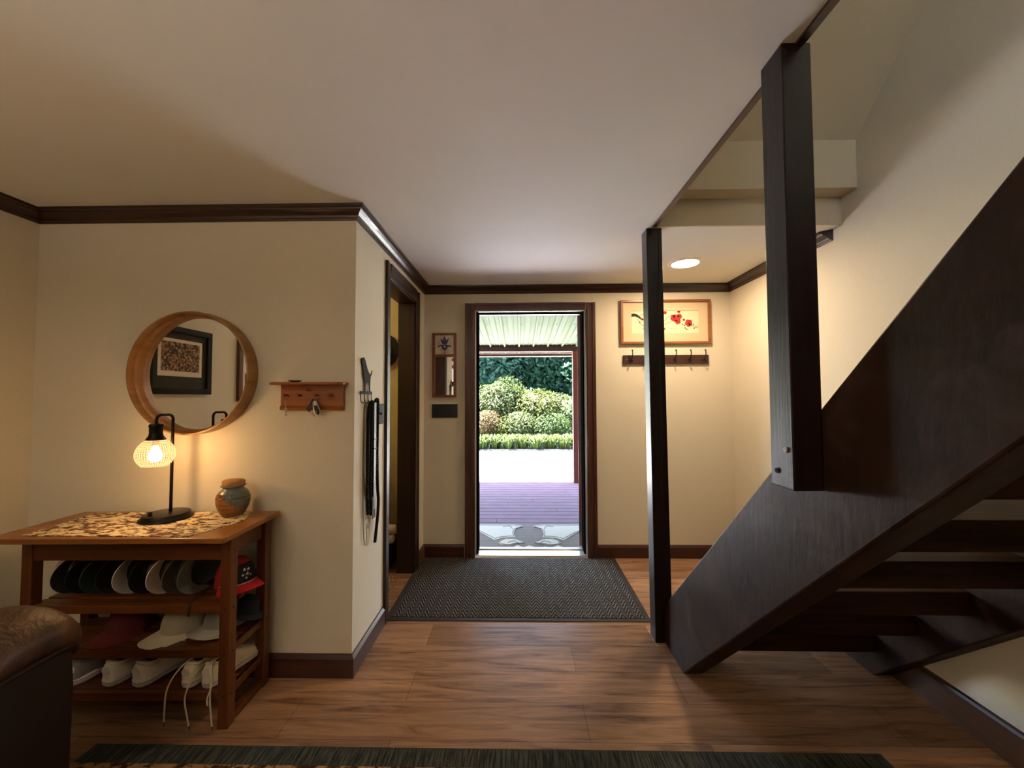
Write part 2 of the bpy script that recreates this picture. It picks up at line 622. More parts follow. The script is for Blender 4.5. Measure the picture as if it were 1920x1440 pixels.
p = thing('timber_post', 'slim dark timber post standing on the floor at the foot of the stairs', 'post', (.75, 2.12, 0))
b = MB()
b.hexa([(-.022, 0, 0), (.027, 0, 0), (.027, .085, 0), (-.022, .085, 0)],
       [(-.037, 0, ZC + .0), (.027, 0, ZC), (.027, .085, ZC), (-.037, .085, ZC)])
zb = lambda y: 2.27 - .975 * (2.12 + y)
b.hexa([(.027, 0, zb(0)), (.068, 0, zb(0)), (.068, .085, zb(.085)), (.027, .085, zb(.085))],
       [(.027, 0, ZC), (.048, 0, ZC), (.048, .085, ZC), (.027, .085, ZC)])
b.build('shaft', M_post, p, bevel=.003)
p = thing('timber_post', 'thick dark timber post hanging from the ceiling edge and lapped on the stair stringer', 'post', (.70, 1.0, 1.078))
b = MB().box(0, .077, 0, .088, 0, ZC - 1.078 - .001)
b.build('shaft', M_post, p, bevel=.003)
MB().lathe([(.0075, -.0035), (.0075, 0), (.006, .001)], c=(0, .026, .102), seg=20, axis='x').build('bolt_plug', plain('pale_plug', srgb(168, 165, 160), .5), p)
MB().lathe([(.007, -.0025), (.007, 0.0005)], c=(-.0003, .062, .042), seg=20, axis='x').build('bolt_hole', plain('hole_black', srgb(4, 4, 4), .9), p)

# ------------------------------------------------------------------ recessed ceiling light
t = thing('recessed_ceiling_light', 'round recessed ceiling light glowing warm white above the framed blossom print', 'ceiling light', (1.17, 2.685, ZC))
MB().lathe([(.118, -.0005), (.118, -.004), (.108, -.009), (.090, -.009), (.088, -.004)], seg=48, cap=False).build('trim_ring', plain('white_ring', srgb(235, 232, 225), .4), t, smooth=True)
m = NT('lamp_lens')
m.base((.9, .85, .75, 1)); m.b.inputs['Emission Color'].default_value = (1, .74, .46, 1); m.b.inputs['Emission Strength'].default_value = 9
MB().lathe([(.001, -.0045), (.09, -.0045), (.09, -.003), (.001, -.003)], seg=48).build('lens', m.m, t, smooth=True)
can = light('downlight', 'AREA', (0, 0, -.012), 8.5, (1, .74, .48), .16, shape='DISK')
can.parent = t

# ================================================================== OUTDOORS
# deck
DK = plain('deck_paint', srgb(90, 72, 82), .8, var=.08, scale=6, spec=.1)
b = MB()
y = YB + .165
k = 0
random.seed(3)
joints = {3: [.02], 4: [.62], 6: [-.25, 1.3], 9: [.45], 12: [0.18, -1.2]}
while y < 6.60:
    xs = [-3.2] + sorted(joints.get(k, [random.uniform(-2.5, 2.5)])) + [3.2]
    for a, c in zip(xs[:-1], xs[1:]):
        b.box(a + .0015, c - .0015, y, y + .124, -.062, -.032)
    y += .136
    k += 1
DKY = y
tag(b.build('porch_deck', DK), 'grey-lilac painted plank porch deck outside the entry door', 'deck')
struct(MB().box(-3.2, 3.2, YB + .165, DKY - .01, -.24, -.066), 'floor_porch_frame', plain('deck_frame', srgb(70, 55, 48), .7))

# ground: gravel drive, verge
m = NT('gravel')
v1 = m.n('ShaderNodeTexVoronoi'); v1.inputs['Scale'].default_value = 38
m.l(m.mapping(), v1.inputs['Vector'])
g = m.noise(m.mapping((1, 3, 1)), 5, 5, .7)
c = m.ramp(v1.outputs['Distance'], [(.0, srgb(176, 178, 186)), (.55, srgb(168, 170, 178)), (.72, srgb(16, 16, 19))])
m.base(m.mix(m.ramp(g, [(.55, BLK), (.75, WHT)]), c, srgb(60, 61, 66)))
m.set(Roughness=.9)
m.bump(v1.outputs['Distance'], .6, .02)
ground = MB().box(-30, 30, DKY + .01, 11.4, -.5, -.25)
struct(ground, 'floor_gravel_drive', m.m)
struct(MB().box(-30, 30, 11.42, 60, -.5, -.24), 'floor_verge', plain('soil_green', srgb(34, 48, 20), .95, var=.3, scale=12))
tag(MB().box(-8, 8, 11.38, 11.43, -.30, -.215).build('bed_edging', plain('edging_dark', srgb(40, 38, 34), .8)), 'dark edging strip between the gravel drive and the planted bed', 'garden edging')
struct(MB().box(-30, 30, -10, YB + .16, -.6, -.45), 'floor_ground', plain('soil', srgb(80, 70, 55), .95))

# exterior wall skin
ext = plain('log_siding', srgb(120, 70, 48), .7)
b = MB()
b.box(-6, FX0 - .0, YB + .161, YB + .20, -.2, 2.62); b.box(FX1 + .0, 6, YB + .161, YB + .20, -.2, 2.62); b.box(FX0, FX1, YB + .161, YB + .20, FZ, 2.62)
struct(b, 'wall_exterior', ext)
struct(MB().box(-6, 6, -4, YB + .2, 4.63, 4.75), 'roof', ext)

# porch roof: ribbed metal on a beam
rfz = lambda y: 2.30 - .093 * (y - 4.6)
t = thing('porch_roof', 'pale ribbed metal porch roof seen through the doorway above the deck', 'porch roof', (0, YB + .2, 0))
prof = []
x = -3.43
while x < 3.5:
    prof += [(x - .020, 0), (x - .010, -.032), (x + .010, -.032), (x + .020, 0)]
    for q in (.075, .15):
        prof += [(x + q - .009, 0), (x + q - .004, -.010), (x + q + .004, -.010), (x + q + .009, 0)]
    x += .229
def sheet(b, y0, y1):
    r0 = [(px_, y0, rfz(y0 + YB + .2) + dz) for px_, dz in prof]
    r1 = [(px_, y1, rfz(y1 + YB + .2) + dz) for px_, dz in prof]
    V = r0 + r1 + [(a, y_, z_ + .006) for a, y_, z_ in r0] + [(a, y_, z_ + .006) for a, y_, z_ in r1]
    n = len(r0)
    F = [(i, i + 1, n + i + 1, n + i) for i in range(n - 1)] + [(2 * n + i, 3 * n + i, 3 * n + i + 1, 2 * n + i + 1) for i in range(n - 1)]
    b.add(V, F)
m = NT('roof_sheet')
m.base(srgb(84, 96, 74)); m.set(Roughness=.6, Specular_IOR_Level=.02)
b = MB(); sheet(b, 0, 3.28)
b.build('ribbed_sheet', m.m, t)
M_beam = wood('porch_beam', srgb(30, 17, 14), srgb(50, 30, 24), 'x', .6, .6)
MB().box(-3.4, 3.4, 6.14 - YB - .2, 6.24 - YB - .2, 2.055, 2.145).build('beam', M_beam, t)
M_gut = plain('gutter_white', srgb(222, 205, 200), .35)
MB().box(-3.45, 3.45, 6.62 - YB - .2, 6.70 - YB - .2, 2.035, 2.09).build('fascia_board', M_beam, t)
b = MB()
b.box(-3.45, 3.45, 6.60 - YB - .2, 6.66 - YB - .2, 2.022, 2.034)
b.box(-3.45, 3.45, 6.60 - YB - .2, 6.66 - YB - .2, 2.068, 2.080)
b.build('drip_edge', M_gut, t)
b = MB()
for xx in [-.7 + .229 * i * 1 for i in range(0, 8)]:
    b.ball((xx + .05, 4.95 - YB - .2, rfz(4.95) - .004), .006, seg=8, rings=4)
b.build('screw_heads', plain('screw_dark', srgb(60, 60, 60), .5), t)
M_rp = wood('red_brown_post', srgb(66, 30, 23), srgb(94, 48, 38), 'z', 1, .6)
for xx, lab in ((.862, 'square red-brown porch post at the deck edge beside the open entry door'), (-2.6, 'square red-brown porch post at the far left end of the deck')):
    tag(MB().box(xx, xx + .09, 6.13, 6.22, -.031, 2.054).build('porch_post', M_rp, bevel=.004), lab, 'post')

# outdoor doormat with pale figures
b = MB()
dm = thing('outdoor_doormat', 'rectangular grey-brown doormat with pale animal figures lying on the porch deck', 'doormat', (0.09, 3.46, -.0315))
m = NT('doormat_ribbed')
sep = m.n('ShaderNodeSeparateXYZ'); m.l(m.tc.outputs['Object'], sep.inputs[0])
rib = m.math('SINE', m.math('MULTIPLY', sep.outputs[1], 300))
m.base(m.ramp(rib, [(.2, srgb(66, 58, 50)), (.8, srgb(104, 94, 84))])); m.set(Roughness=.95)
m.bump(rib, .4, .004)
MB().box(-.66, .66, -.055, .66, 0, .010).build('backing', m.m, dm)
body = [(-0.6,3.99),(-0.56,4.10),(-0.428,4.102),(-0.163,4.100),(-0.058,4.096),(0.005,4.067),(0.047,4.038),(-0.036,3.977),(-0.055,3.898),(-0.057,3.822),(-0.040,3.728),(-0.098,3.728),(-0.173,3.705),(-0.234,3.653),(-0.326,3.783),(-0.405,3.885),(-.52,3.96)]
paw = [(-0.199,3.595),(-0.172,3.670),(-0.123,3.710),(-0.046,3.700),(0.029,3.630),(0.053,3.581),(-0.033,3.567),(-0.093,3.531),(-0.166,3.546)]
hills = [(-.55,3.407),(-.55,3.5),(-0.364,3.490),(-0.322,3.490),(-0.280,3.445),(-0.091,3.447),(-0.020,3.532),(0.034,3.478),(0.088,3.525),(0.181,3.449),(0.225,3.503),(0.277,3.473),(0.347,3.527),(0.428,3.451),(0.501,3.467),(0.559,3.460),(.74,3.5),(.74,3.407)]
M_fig = plain('doormat_pale', srgb(150, 148, 134), .9, var=.06, scale=90, bump=.2)
M_lin = plain('doormat_line', srgb(70, 62, 54), .9)
mir = lambda P: [(2 * .091 - x, y) for x, y in P][::-1]
b = MB(); ln = MB()
for P in (body, mir(body), paw, mir(paw), hills):
    Q = [(x - .09, max(y, 3.406) - 3.46) for x, y in P]
    b.prism(Q, 'z', .0101, .0135)
    if P is not hills:
        cx = sum(q[0] for q in Q) / len(Q); cy = sum(q[1] for q in Q) / len(Q)
        R = [(cx + (q[0] - cx) * .93, cy + (q[1] - cy) * .86, .0136) for q in Q]
        ln.tube(R, .003, 5, closed=True)
for s in (1, -1):
    ln.tube(smoothpath([(s * .26 , .56, .0138), (s * .20, .585, .0138), (s * .17, .54, .0138), (s * .165, .50, .0138)], 4), .003, 5)
    ln.tube(smoothpath([(s * .10, .11, .0138), (s * .13, .17, .0138), (s * .17, .16, .0138), (s * .20, .12, .0138)], 4), .003, 5)
b.build('pale_figures', M_fig, dm)
ln.build('figure_lines', M_lin, dm)

# ---- planting
def leaf_mat(name, c1, c2, trans=.35):
    m = NT(name)
    geo = m.n('ShaderNodeNewGeometry')
    r = m.ramp(geo.outputs['Random Per Island'], [(0, c1), (1, c2)])
    m.base(r)
    m.set(Roughness=.7, Specular_IOR_Level=.06)
    tr = m.n('ShaderNodeBsdfTranslucent')
    m.l(r, tr.inputs[0])
    mx = m.n('ShaderNodeMixShader')
    mx.inputs[0].default_value = trans
    m.l(m.b.outputs[0], mx.inputs[1]); m.l(tr.outputs[0], mx.inputs[2])
    m.l(mx.outputs[0], m.out.inputs[0])
    return m.m
L_pale = leaf_mat('leaf_pale_green', srgb(29, 39, 17), srgb(52, 59, 31))
L_mid = leaf_mat('leaf_mid_green', srgb(23, 37, 17), srgb(43, 54, 26))
L_yel = leaf_mat('leaf_yellow_green', srgb(37, 45, 13), srgb(54, 59, 26))
L_ora = leaf_mat('leaf_orange_green', srgb(37, 37, 18), srgb(64, 47, 29))
L_dark = leaf_mat('leaf_dark_green', srgb(16, 37, 26), srgb(42, 67, 50))
L_dark2 = leaf_mat('leaf_blue_green', srgb(19, 42, 35), srgb(54, 78, 62))
L_strap = leaf_mat('leaf_strap', srgb(32, 47, 15), srgb(57, 68, 32))
M_bark = plain('bark', srgb(84, 70, 58), .9, var=.3, bump=.4)

def leaves(b, c, rx, ry, rz, n, s, rng, lump=.18):
    lumps = [(rng.uniform(0, 2 * pi), rng.uniform(-.6, 1.3), rng.uniform(.5, 1)) for _ in range(9)]
    for _ in range(n):
        a = rng.uniform(0, 2 * pi); e = math.asin(rng.uniform(-.5, 1))
        d = Vector((cos(a) * cos(e), sin(a) * cos(e), sin(e)))
        q = 1.0
        for la, le, lw in lumps:
            ld = Vector((cos(la) * cos(le), sin(la) * cos(le), sin(le)))
            q += lump * lw * max(0, d.dot(ld) - .75) * 4
        q *= rng.uniform(.62, 1) * .86
        p = Vector((c[0] + d.x * rx * q, c[1] + d.y * ry * q, c[2] + d.z * rz * q))
        nrm = (d + Vector((rng.uniform(-1, 1), rng.uniform(-1, 1), rng.uniform(-.2, 1.2)))).normalized()
        u = nrm.orthogonal().normalized()
        u = (Matrix.Rotation(rng.uniform(0, 2 * pi), 3, nrm) @ u)
        w = nrm.cross(u)
        L = s * rng.uniform(.7, 1.3)
        b.add([p - u * L, p + w * L * .42 - nrm * L * .1, p + u * L - nrm * L * .25, p - w * L * .42 - nrm * L * .1],
              [(0, 1, 2), (0, 2, 3)])

def bush(name, lab, cat, x, y, r, h, mat, n, s, seed, group=None, base=-.24):
    rng = random.Random(seed)
    t = thing(name, lab, cat, (x, y, base), 0, group)
    b = MB()
    leaves(b, (0, 0, h * .5), r, r * .8, h * .5, n, s, rng)
    b.build('foliage', mat, t)
    w = MB()
    for k in range(5):
        a = rng.uniform(0, 2 * pi)
        w.tube([(.06 * cos(a), .06 * sin(a), 0), (r * .3 * cos(a), r * .3 * sin(a), h * .4), (r * .45 * cos(a), r * .4 * sin(a), h * .7)], [.02, .015, .008], 5)
    w.build('stems', M_bark, t)

bush('shrub', 'tall pale green leafy shrub just left of centre across the gravel drive', 'shrub', -.62, 13.2, 1.0, 2.25, L_pale, 5200, .055, 11)
bush('shrub', 'rounded yellow-green shrub right of centre in the sunny bed', 'shrub', .62, 13.0, 1.0, 1.85, L_yel, 5000, .05, 12)
bush('shrub', 'low mid green shrub at the right end of the sunny bed beside the porch post', 'shrub', 1.75, 12.9, .8, 1.45, L_mid, 3600, .05, 13)
bush('shrub', 'low orange-tinged flowering shrub at the left of the sunny bed', 'shrub', -1.05, 12.2, .62, 1.25, L_ora, 3000, .036, 14)
bush('shrub', 'mid green shrub hidden mostly behind the left door casing', 'shrub', -2.2, 13.1, 1.0, 2.1, L_mid, 3600, .055, 15)
bush('shrub', 'pale leafy shrub low in the centre of the sunny bed behind the strappy plants', 'shrub', .05, 12.35, .75, 1.2, L_pale, 3400, .042, 16)
bush('shrub', 'spreading pale green shrub low at the left behind the strappy clumps', 'shrub', -.70, 12.25, .55, .95, L_yel, 2600, .04, 21)
bush('shrub', 'spreading mid green shrub low at the right behind the strappy clumps', 'shrub', .95, 12.3, .75, 1.05, L_mid, 3000, .04, 22)
bush('shrub', 'upright pale green shrub filling the middle between the two tallest shrubs', 'shrub', .0, 13.4, .85, 1.95, L_pale, 4000, .05, 23)
bush('shrub', 'pale green shrub at the right behind the porch post', 'shrub', 1.5, 13.5, .85, 1.75, L_pale, 3400, .05, 24)
bush('shrub', 'dense green shrub beyond the right end of the bed', 'shrub', 3.2, 13.2, 1.0, 1.7, L_mid, 3000, .055, 17)
def clump(x, y, seed, lab):
    rng = random.Random(seed)
    b = MB()
    for _ in range(190):
        a = rng.uniform(0, 2 * pi)
        L = rng.uniform(.24, .56); w = rng.uniform(.008, .015)
        d = Vector((cos(a), sin(a), 0)); s = Vector((-sin(a), cos(a), 0))
        r0 = rng.uniform(0, .24) * rng.uniform(.5, 1)
        pts = [d * r0 + Vector((0, 0, 0)), d * (r0 + .25 * L * .5) + Vector((0, 0, L * .55)), d * (r0 + .28 * L + .05) + Vector((0, 0, L * .85)), d * (r0 + .62 * L + .04) + Vector((0, 0, L * .66))]
        V = []
        for p_, q in zip(pts, (1, 1, .8, .05)):
            V += [p_ - s * w * q, p_ + s * w * q]
        b.add(V, [(0, 1, 3, 2), (2, 3, 5, 4), (4, 5, 7, 6)])
    o = b.build('daylily_clump', L_strap)
    o.location = (x, y, -.24)
    tag(o, lab, 'plant', 'strap-leaved plants along the drive')
names = ['leftmost', 'second from left', 'third from left', 'fourth from left', 'middle', 'fifth from right', 'fourth from right', 'third from right', 'second from right', 'rightmost']
xs = [-2.0 + .42 * i for i in range(10)]
for i, x in enumerate(xs):
    clump(x, 11.70 + (i % 2) * .12, 40 + i, 'bright green strap-leaved clump edging the gravel, %s in the row' % names[i])

def tree(x, y, h, r, mat, seed, lab, n=7500, s=.15):
    rng = random.Random(seed)
    t = thing('tree', lab, 'tree', (x, y, -.24), 0, 'trees behind the sunny bed')
    b = MB()
    leaves(b, (0, 0, h * .42), r, r * .8, h * .5, n, s, rng, .14)
    b.build('crown', mat, t)
    w = MB()
    w.tube([(0, 0, 0), (.05, .02, h * .3), (-.04, 0, h * .6), (0, .05, h * .85)], [.16, .13, .09, .03], 8)
    for k in range(5):
        a = rng.uniform(0, 2 * pi); z0 = h * rng.uniform(.25, .6)
        w.tube([(0, 0, z0), (r * .4 * cos(a), r * .4 * sin(a), z0 + h * .14), (r * .7 * cos(a), r * .7 * sin(a), z0 + h * .22)], [.06, .04, .015], 6)
    w.build('trunk', M_bark, t)
tree(-1.6, 17.6, 7.2, 2.2, L_dark2, 61, 'large blue-green tree at the left behind the tall pale shrub')
tree(1.0, 18.6, 7.8, 2.3, L_dark, 62, 'dark green tree standing behind the middle of the bed')
tree(3.3, 17.4, 6.8, 2.1, L_dark, 63, 'dark green tree at the right above the low mid green shrub')
tree(-4.3, 19.0, 8.2, 2.6, L_dark, 64, 'broad dark tree off to the far left behind the bed', 5000)
tree(6.2, 19.4, 8.0, 2.6, L_dark2, 65, 'broad blue-green tree off to the far right behind the bed', 5000)
tree(-.4, 22.0, 9.0, 2.8, L_dark, 66, 'tallest dark tree deep in the wood between the front trees', 7000, .2)
tree(3.6, 22.6, 9.0, 2.8, L_dark2, 67, 'blue-green tree deep in the wood to the right', 7000, .2)
tree(-3.4, 23.0, 9.0, 2.8, L_dark2, 68, 'blue-green tree deep in the wood to the left', 6000, .2)

# ================================================================== FURNITURE AND THINGS
# ---- console table with shoe shelves
M_tab = wood('table_wood_x', srgb(70, 33, 13), srgb(116, 64, 28), 'x', .8, .38, .15)
M_tabz = wood('table_wood_z', srgb(72, 34, 13), srgb(118, 66, 28), 'z', .8, .38, .15)
M_taby = wood('table_wood_y', srgb(76, 38, 14), srgb(122, 70, 30), 'y', .8, .38, .15)
M_top = wood('table_top_wood', srgb(120, 70, 28), srgb(166, 108, 50), 'x', .7, .35, .1)
TO, TR = Vector((-1.168, 1.556, 0)), rad(1.2)
TM = Matrix.Translation(TO) @ Matrix.Rotation(TR, 4, 'Z')
def tw(x, y, z=0):                     # table frame -> world
    return tuple(TM @ Vector((x, y, z)))
tab = thing('console_table', 'golden brown wooden console table with slatted shoe shelves against the alcove wall', 'table', TO, TR)
LW = -.845
b = MB().box(LW - .045, .035, -.088, .272, .763, .785)
b.build('tabletop', M_top, tab, bevel=.004)
legs = []
M_dot = plain('screw_plug', srgb(52, 24, 10), .6)
for lx, ly in ((LW, 0), (-.042, 0), (LW, .222), (-.042, .222)):
    l = MB().box(lx, lx + .042, ly, ly + .042, 0, .763).build('leg', M_tabz, tab, bevel=.003)
    if lx > -.1:
        for z in (.70, .47, .295, .127):
            if ly == 0:
                MB().lathe([(.0045, -.0008), (.0045, .001)], c=(lx + .023, ly - .0003, z), seg=10, axis='y').build('plug', M_dot, l)
            MB().lathe([(.0045, -.001), (.0045, .0008)], c=(lx + .0423, ly + .021, z), seg=10, axis='x').build('plug', M_dot, l)
for y0 in (.004, .236):
    MB().box(LW + .042, -.042, y0, y0 + .02, .665, .763).build('apron', M_tab, tab, bevel=.002)
for x0 in (-.038, LW + .018):
    MB().box(x0, x0 + .02, .042, .222, .675, .763).build('side_apron', M_taby, tab, bevel=.002)
SH = (.483, .307, .140)
for z in SH:
    b = MB()
    b.box(LW + .042, -.042, .004, .026, z - .030, z + .002)
    b.box(LW + .042, -.042, .222, .244, z - .030, z + .002)
    sl = b.build('shelf', M_tab, tab, bevel=.002)
    s2 = MB()
    y = .034
    while y < .20:
        s2.box(LW + .02, -.02, y, y + .036, z - .014, z - .002)
        y += .048
    s2.build('slats', M_tab, sl)
for x0, x1, z0, z1 in ((-.036, -.006, 0, .032), (LW + .006, LW + .036, 0, .032), (-.034, -.012, SH[1] - .03, SH[1] - .002), (-.034, -.012, SH[2] - .03, SH[2] - .002)):
    MB().box(x0, x1, .042, .222, z0, z1).build('side_rail', M_taby, tab, bevel=.002)

# ---- table runner
m = NT('brush_print_cloth')
n1 = m.noise(m.mapping((1.0, 2.2, 1), rot=(0, 0, rad(18))), 16, 5, .6, 1.2)
n2 = m.noise(m.mapping((1.0, 2.6, 1), rot=(0, 0, rad(-10)), loc=(3, 1, 0)), 24, 4, .6, .8)
c = m.ramp(n1, [(.40, srgb(224, 198, 150)), (.46, srgb(232, 212, 168)), (.53, srgb(208, 180, 128)), (.555, srgb(70, 38, 28)), (.60, srgb(120, 74, 46))])
c2 = m.ramp(n2, [(.41, srgb(62, 32, 24)), (.45, WHT)])
m.base(m.mix(1.0, c, c2, 'MULTIPLY')); m.set(Roughness=.85)
m.bump(n1, .2, .002)
b = MB()
P = [(-.78, -.055), (-.118, -.073), (-.032, .115), (-.085, .255), (-.80, .245)]
b.prism(P, 'z', 0, .0022)
ru = b.build('table_runner', m.m)
ru.location = tw(0, 0, .7853); ru.rotation_euler.z = TR
tag(ru, 'cream cloth runner with brown brush-stroke print lying on the console table', 'table runner')

# ---- lamp
ZT = .7876
M_blk = plain('black_metal_satin', srgb(24, 19, 16), .35, .6)
lx, ly = -1.575, 1.725
lamp = thing('table_lamp', 'black metal table lamp with ribbed glass shade lit on the console table', 'lamp', (lx, ly, ZT))
MB().lathe([(.001, 0), (.092, 0), (.096, .004), (.094, .010), (.086, .015), (.084, .024), (.080, .026), (.001, .026)], c=(.005, -.025, 0), seg=48).build('base', M_blk, lamp, smooth=True)
MB().lathe([(.001, .026), (.008, .026), (.008, .040), (.006, .043), (.001, .043)], c=(-.022, -.075, 0), seg=16).build('switch_knob', M_blk, lamp, smooth=True)
top = 1.248 - ZT
path = [(0, 0, .026), (0, 0, .3), (0, 0, top - .03)] + [(0, -.022 * (1 - cos(a)), top - .022 + .022 * sin(a)) for a in [rad(q) for q in (0, 20, 45, 70, 90)]]
path += [(.004, -.085 + .022 - .022 * (0) - .0 * 1, top)] + [(.004, -.085 + .022 - .022 * sin(a), top - .022 + .022 * cos(a)) for a in [rad(q) for q in (20, 45, 70, 90)]] + [(.004, -.085, 1.205 - ZT)]
MB().tube(path, .0062, 12).build('pole', M_blk, lamp, smooth=True)
SX, SY = .004, -.085
MB().lathe([(.001, 1.212 - ZT), (.022, 1.210 - ZT), (.026, 1.203 - ZT), (.024, 1.197 - ZT), (.023, 1.172 - ZT), (.025, 1.160 - ZT), (.033, 1.148 - ZT), (.035, 1.142 - ZT), (.001, 1.142 - ZT)], c=(SX, SY, 0), seg=32).build('socket', M_blk, lamp, smooth=True)
# ribbed glass shade
m = NT('ribbed_glass')
mixs = m.n('ShaderNodeMixShader'); tr = m.n('ShaderNodeBsdfTransparent'); tl = m.n('ShaderNodeBsdfTranslucent')
tr.inputs[0].default_value = (1, .97, .92, 1); tl.inputs[0].default_value = (1, .93, .8, 1)
add = m.n('ShaderNodeMixShader'); add.inputs[0].default_value = .55
m.base((.95, .93, .88, 1)); m.set(Roughness=.2)
sepz = m.n('ShaderNodeSeparateXYZ'); m.l(m.tc.outputs['Object'], sepz.inputs[0])
zz = m.math('SINE', m.math('MULTIPLY', sepz.outputs[2], 2 * pi / .0066))
at = m.math('ARCTAN2', m.math('SUBTRACT', sepz.outputs[1], SY), m.math('SUBTRACT', sepz.outputs[0], SX))
aa = m.math('SINE', m.math('MULTIPLY', at, 46))
grid = m.math('MINIMUM', m.math('GREATER_THAN', zz, -.72), m.math('GREATER_THAN', aa, -.72))
fac = m.math('ADD', .28, m.math('MULTIPLY', m.math('SUBTRACT', 1, grid), .0))
m.l(tl.outputs[0], add.inputs[1]); m.l(m.b.outputs[0], add.inputs[2])
add.inputs[0].default_value = .25
gcol = m.mix(grid, srgb(120, 108, 84), (1, .95, .85, 1))
m.l(gcol, tl.inputs[0]); m.l(gcol, m.b.inputs['Base Color'])
mixs.inputs[0].default_value = .90
m.l(m.mix(grid, srgb(168, 158, 136), (1, .97, .92, 1)), tr.inputs[0])
m.l(add.outputs[0], mixs.inputs[1]); m.l(tr.outputs[0], mixs.inputs[2])
m.l(mixs.outputs[0], m.out.inputs[0])
SHP = [(.030, 1.143), (.044, 1.134), (.057, 1.118), (.065, 1.100), (.0685, 1.083), (.066, 1.064), (.058, 1.046), (.048, 1.034), (.045, 1.030)]
MB().lathe([(r, z - ZT) for r, z in SHP], c=(SX, SY, 0), seg=64, cap=False).build('shade', m.m, lamp, smooth=True)
mb = NT('bulb_glow'); mb.base((1, .9, .7, 1)); mb.b.inputs['Emission Color'].default_value = (1, .60, .27, 1); mb.b.inputs['Emission Strength'].default_value = 74
MB().lathe([(.008, 1.118 - ZT), (.012, 1.105 - ZT), (.020, 1.088 - ZT), (.0235, 1.072 - ZT), (.020, 1.056 - ZT), (.010, 1.048 - ZT), (.001, 1.047 - ZT)], c=(SX, SY, 0), seg=24).build('bulb', mb.m, lamp, smooth=True)
MB().lathe([(.012, 1.141 - ZT), (.0125, 1.118 - ZT), (.008, 1.116 - ZT)], c=(SX, SY, 0), seg=20).build('bulb_cap', plain('brass_cap', srgb(150, 130, 100), .4, .8), lamp)

# ---- pottery jar
jx, jy = -1.312, 1.755
jar = thing('pottery_jar', 'squat brown and grey glazed pottery jar with cork lid on the table runner', 'jar', (jx, jy, ZT))
m = NT('jar_glaze')
sp_ = m.n('ShaderNodeSeparateXYZ'); m.l(m.tc.outputs['Object'], sp_.inputs[0])
nz = m.noise(m.mapping(), 30, 4, .6)
hgt = m.math('ADD', m.math('MULTIPLY', sp_.outputs[2], 9), m.math('ADD', m.math('MULTIPLY', nz, .35), m.math('MULTIPLY', sp_.outputs[0], 9)))
body_c = m.ramp(m.noise(m.mapping((1, 1, 6)), 12, 4), [(.3, srgb(100, 54, 20)), (.6, srgb(150, 98, 46)), (.75, srgb(112, 48, 24))])
m.base(m.mix(m.ramp(hgt, [(.98, BLK), (1.1, WHT)]), body_c, m.ramp(nz, [(.3, srgb(84, 88, 84)), (.7, srgb(120, 120, 108))])))
m.set(Roughness=.3); m.bump(m.noise(m.mapping((1, 1, 40)), 3, 2), .3, .003)
JP = [(.001, 0), (.040, 0), (.046, .006), (.058, .030), (.066, .058), (.067, .078), (.062, .098), (.052, .112), (.043, .120), (.040, .124), (.042, .128), (.050, .133), (.049, .137), (.036, .138), (.001, .138)]
MB().lathe(JP, seg=48).build('body', m.m, jar, smooth=True)
M_jline = plain('jar_brown_line', srgb(58, 22, 12), .4)
MB().lathe([(.0652, .0865), (.0660, .0855), (.0658, .0835), (.0648, .0845)], seg=48, cap=False).build('glaze_band', M_jline, jar)
M_cork = plain('cork', srgb(176, 126, 76), .9, var=.25, scale=120, bump=.5)
ck = MB(); ck.M = Matrix.Translation((0, 0, .137)) @ Matrix.Rotation(rad(3), 4, 'Y')
ck.lathe([(.001, 0), (.042, 0), (.044, .004), (.045, .017), (.042, .020), (.001, .020)], seg=40)
ck.build('cork_lid', M_cork, jar, smooth=True)
def text_mesh(body_, size, depth=.0005):
    cu = bpy.data.curves.new('lettering', 'FONT')
    cu.body = body_; cu.size = size; cu.extrude = depth; cu.align_x = 'CENTER'; cu.space_character = 1.15
    o = bpy.data.objects.new('lettering', cu); C.objects.link(o)
    dg = bpy.context.evaluated_depsgraph_get()
    me = bpy.data.meshes.new_from_object(o.evaluated_get(dg))
    bpy.data.objects.remove(o)
    return me
me = text_mesh('WILEY', .020)
A0 = math.atan2(-jy, -jx) - rad(30)
for v in me.vertices:
    x, y, z = v.co
    a = A0 + x / .062
    hh = .0895 + y
    rr = .0665 - max(0, hh - .078) * .20 + z - .0004
    rr = .0662 - ((hh - .078) / .02) * .0048 + z + .0004 if hh > .078 else rr
    v.co = (rr * cos(a), rr * sin(a), hh)
me.materials.append(M_jline)
o = bpy.data.objects.new('lettering', me); link(o, jar)

# ---- round mirror
mx, mz = -1.57, 1.442
rm = thing('round_mirror', 'round wall mirror in a deep bentwood frame above the console table', 'mirror', (mx, YA, mz))
M_bent = wood('bentwood', srgb(126, 84, 38), srgb(180, 130, 68), 'y', 1.0, .4, .1)
MB().lathe([(.294, 0), (.296, -.03), (.294, -.070), (.291, -.072), (.287, -.072), (.285, -.069), (.284, -.042), (.281, -.040), (.275, -.039), (.273, -.036), (.272, -.012), (.272, 0)], seg=96, axis='y', cap=False).build('frame', M_bent, rm, smooth=True)
mm = NT('mirror_silver'); mm.base((.88, .88, .86, 1)); mm.set(Metallic=1.0, Roughness=.01)
MB().lathe([(.001, -.0155), (.2715, -.0155), (.2715, -.004), (.001, -.004)], seg=96, axis='y').build('glass', mm.m, rm)
c_, s_ = cos(rad(-70)), sin(rad(-70))
MB().box(.289 * c_ - .0006, .289 * c_ + .0006, -.0723, -.0705, .289 * s_ - .003, .289 * s_ + .003).build('frame_joint', M_dot, rm)

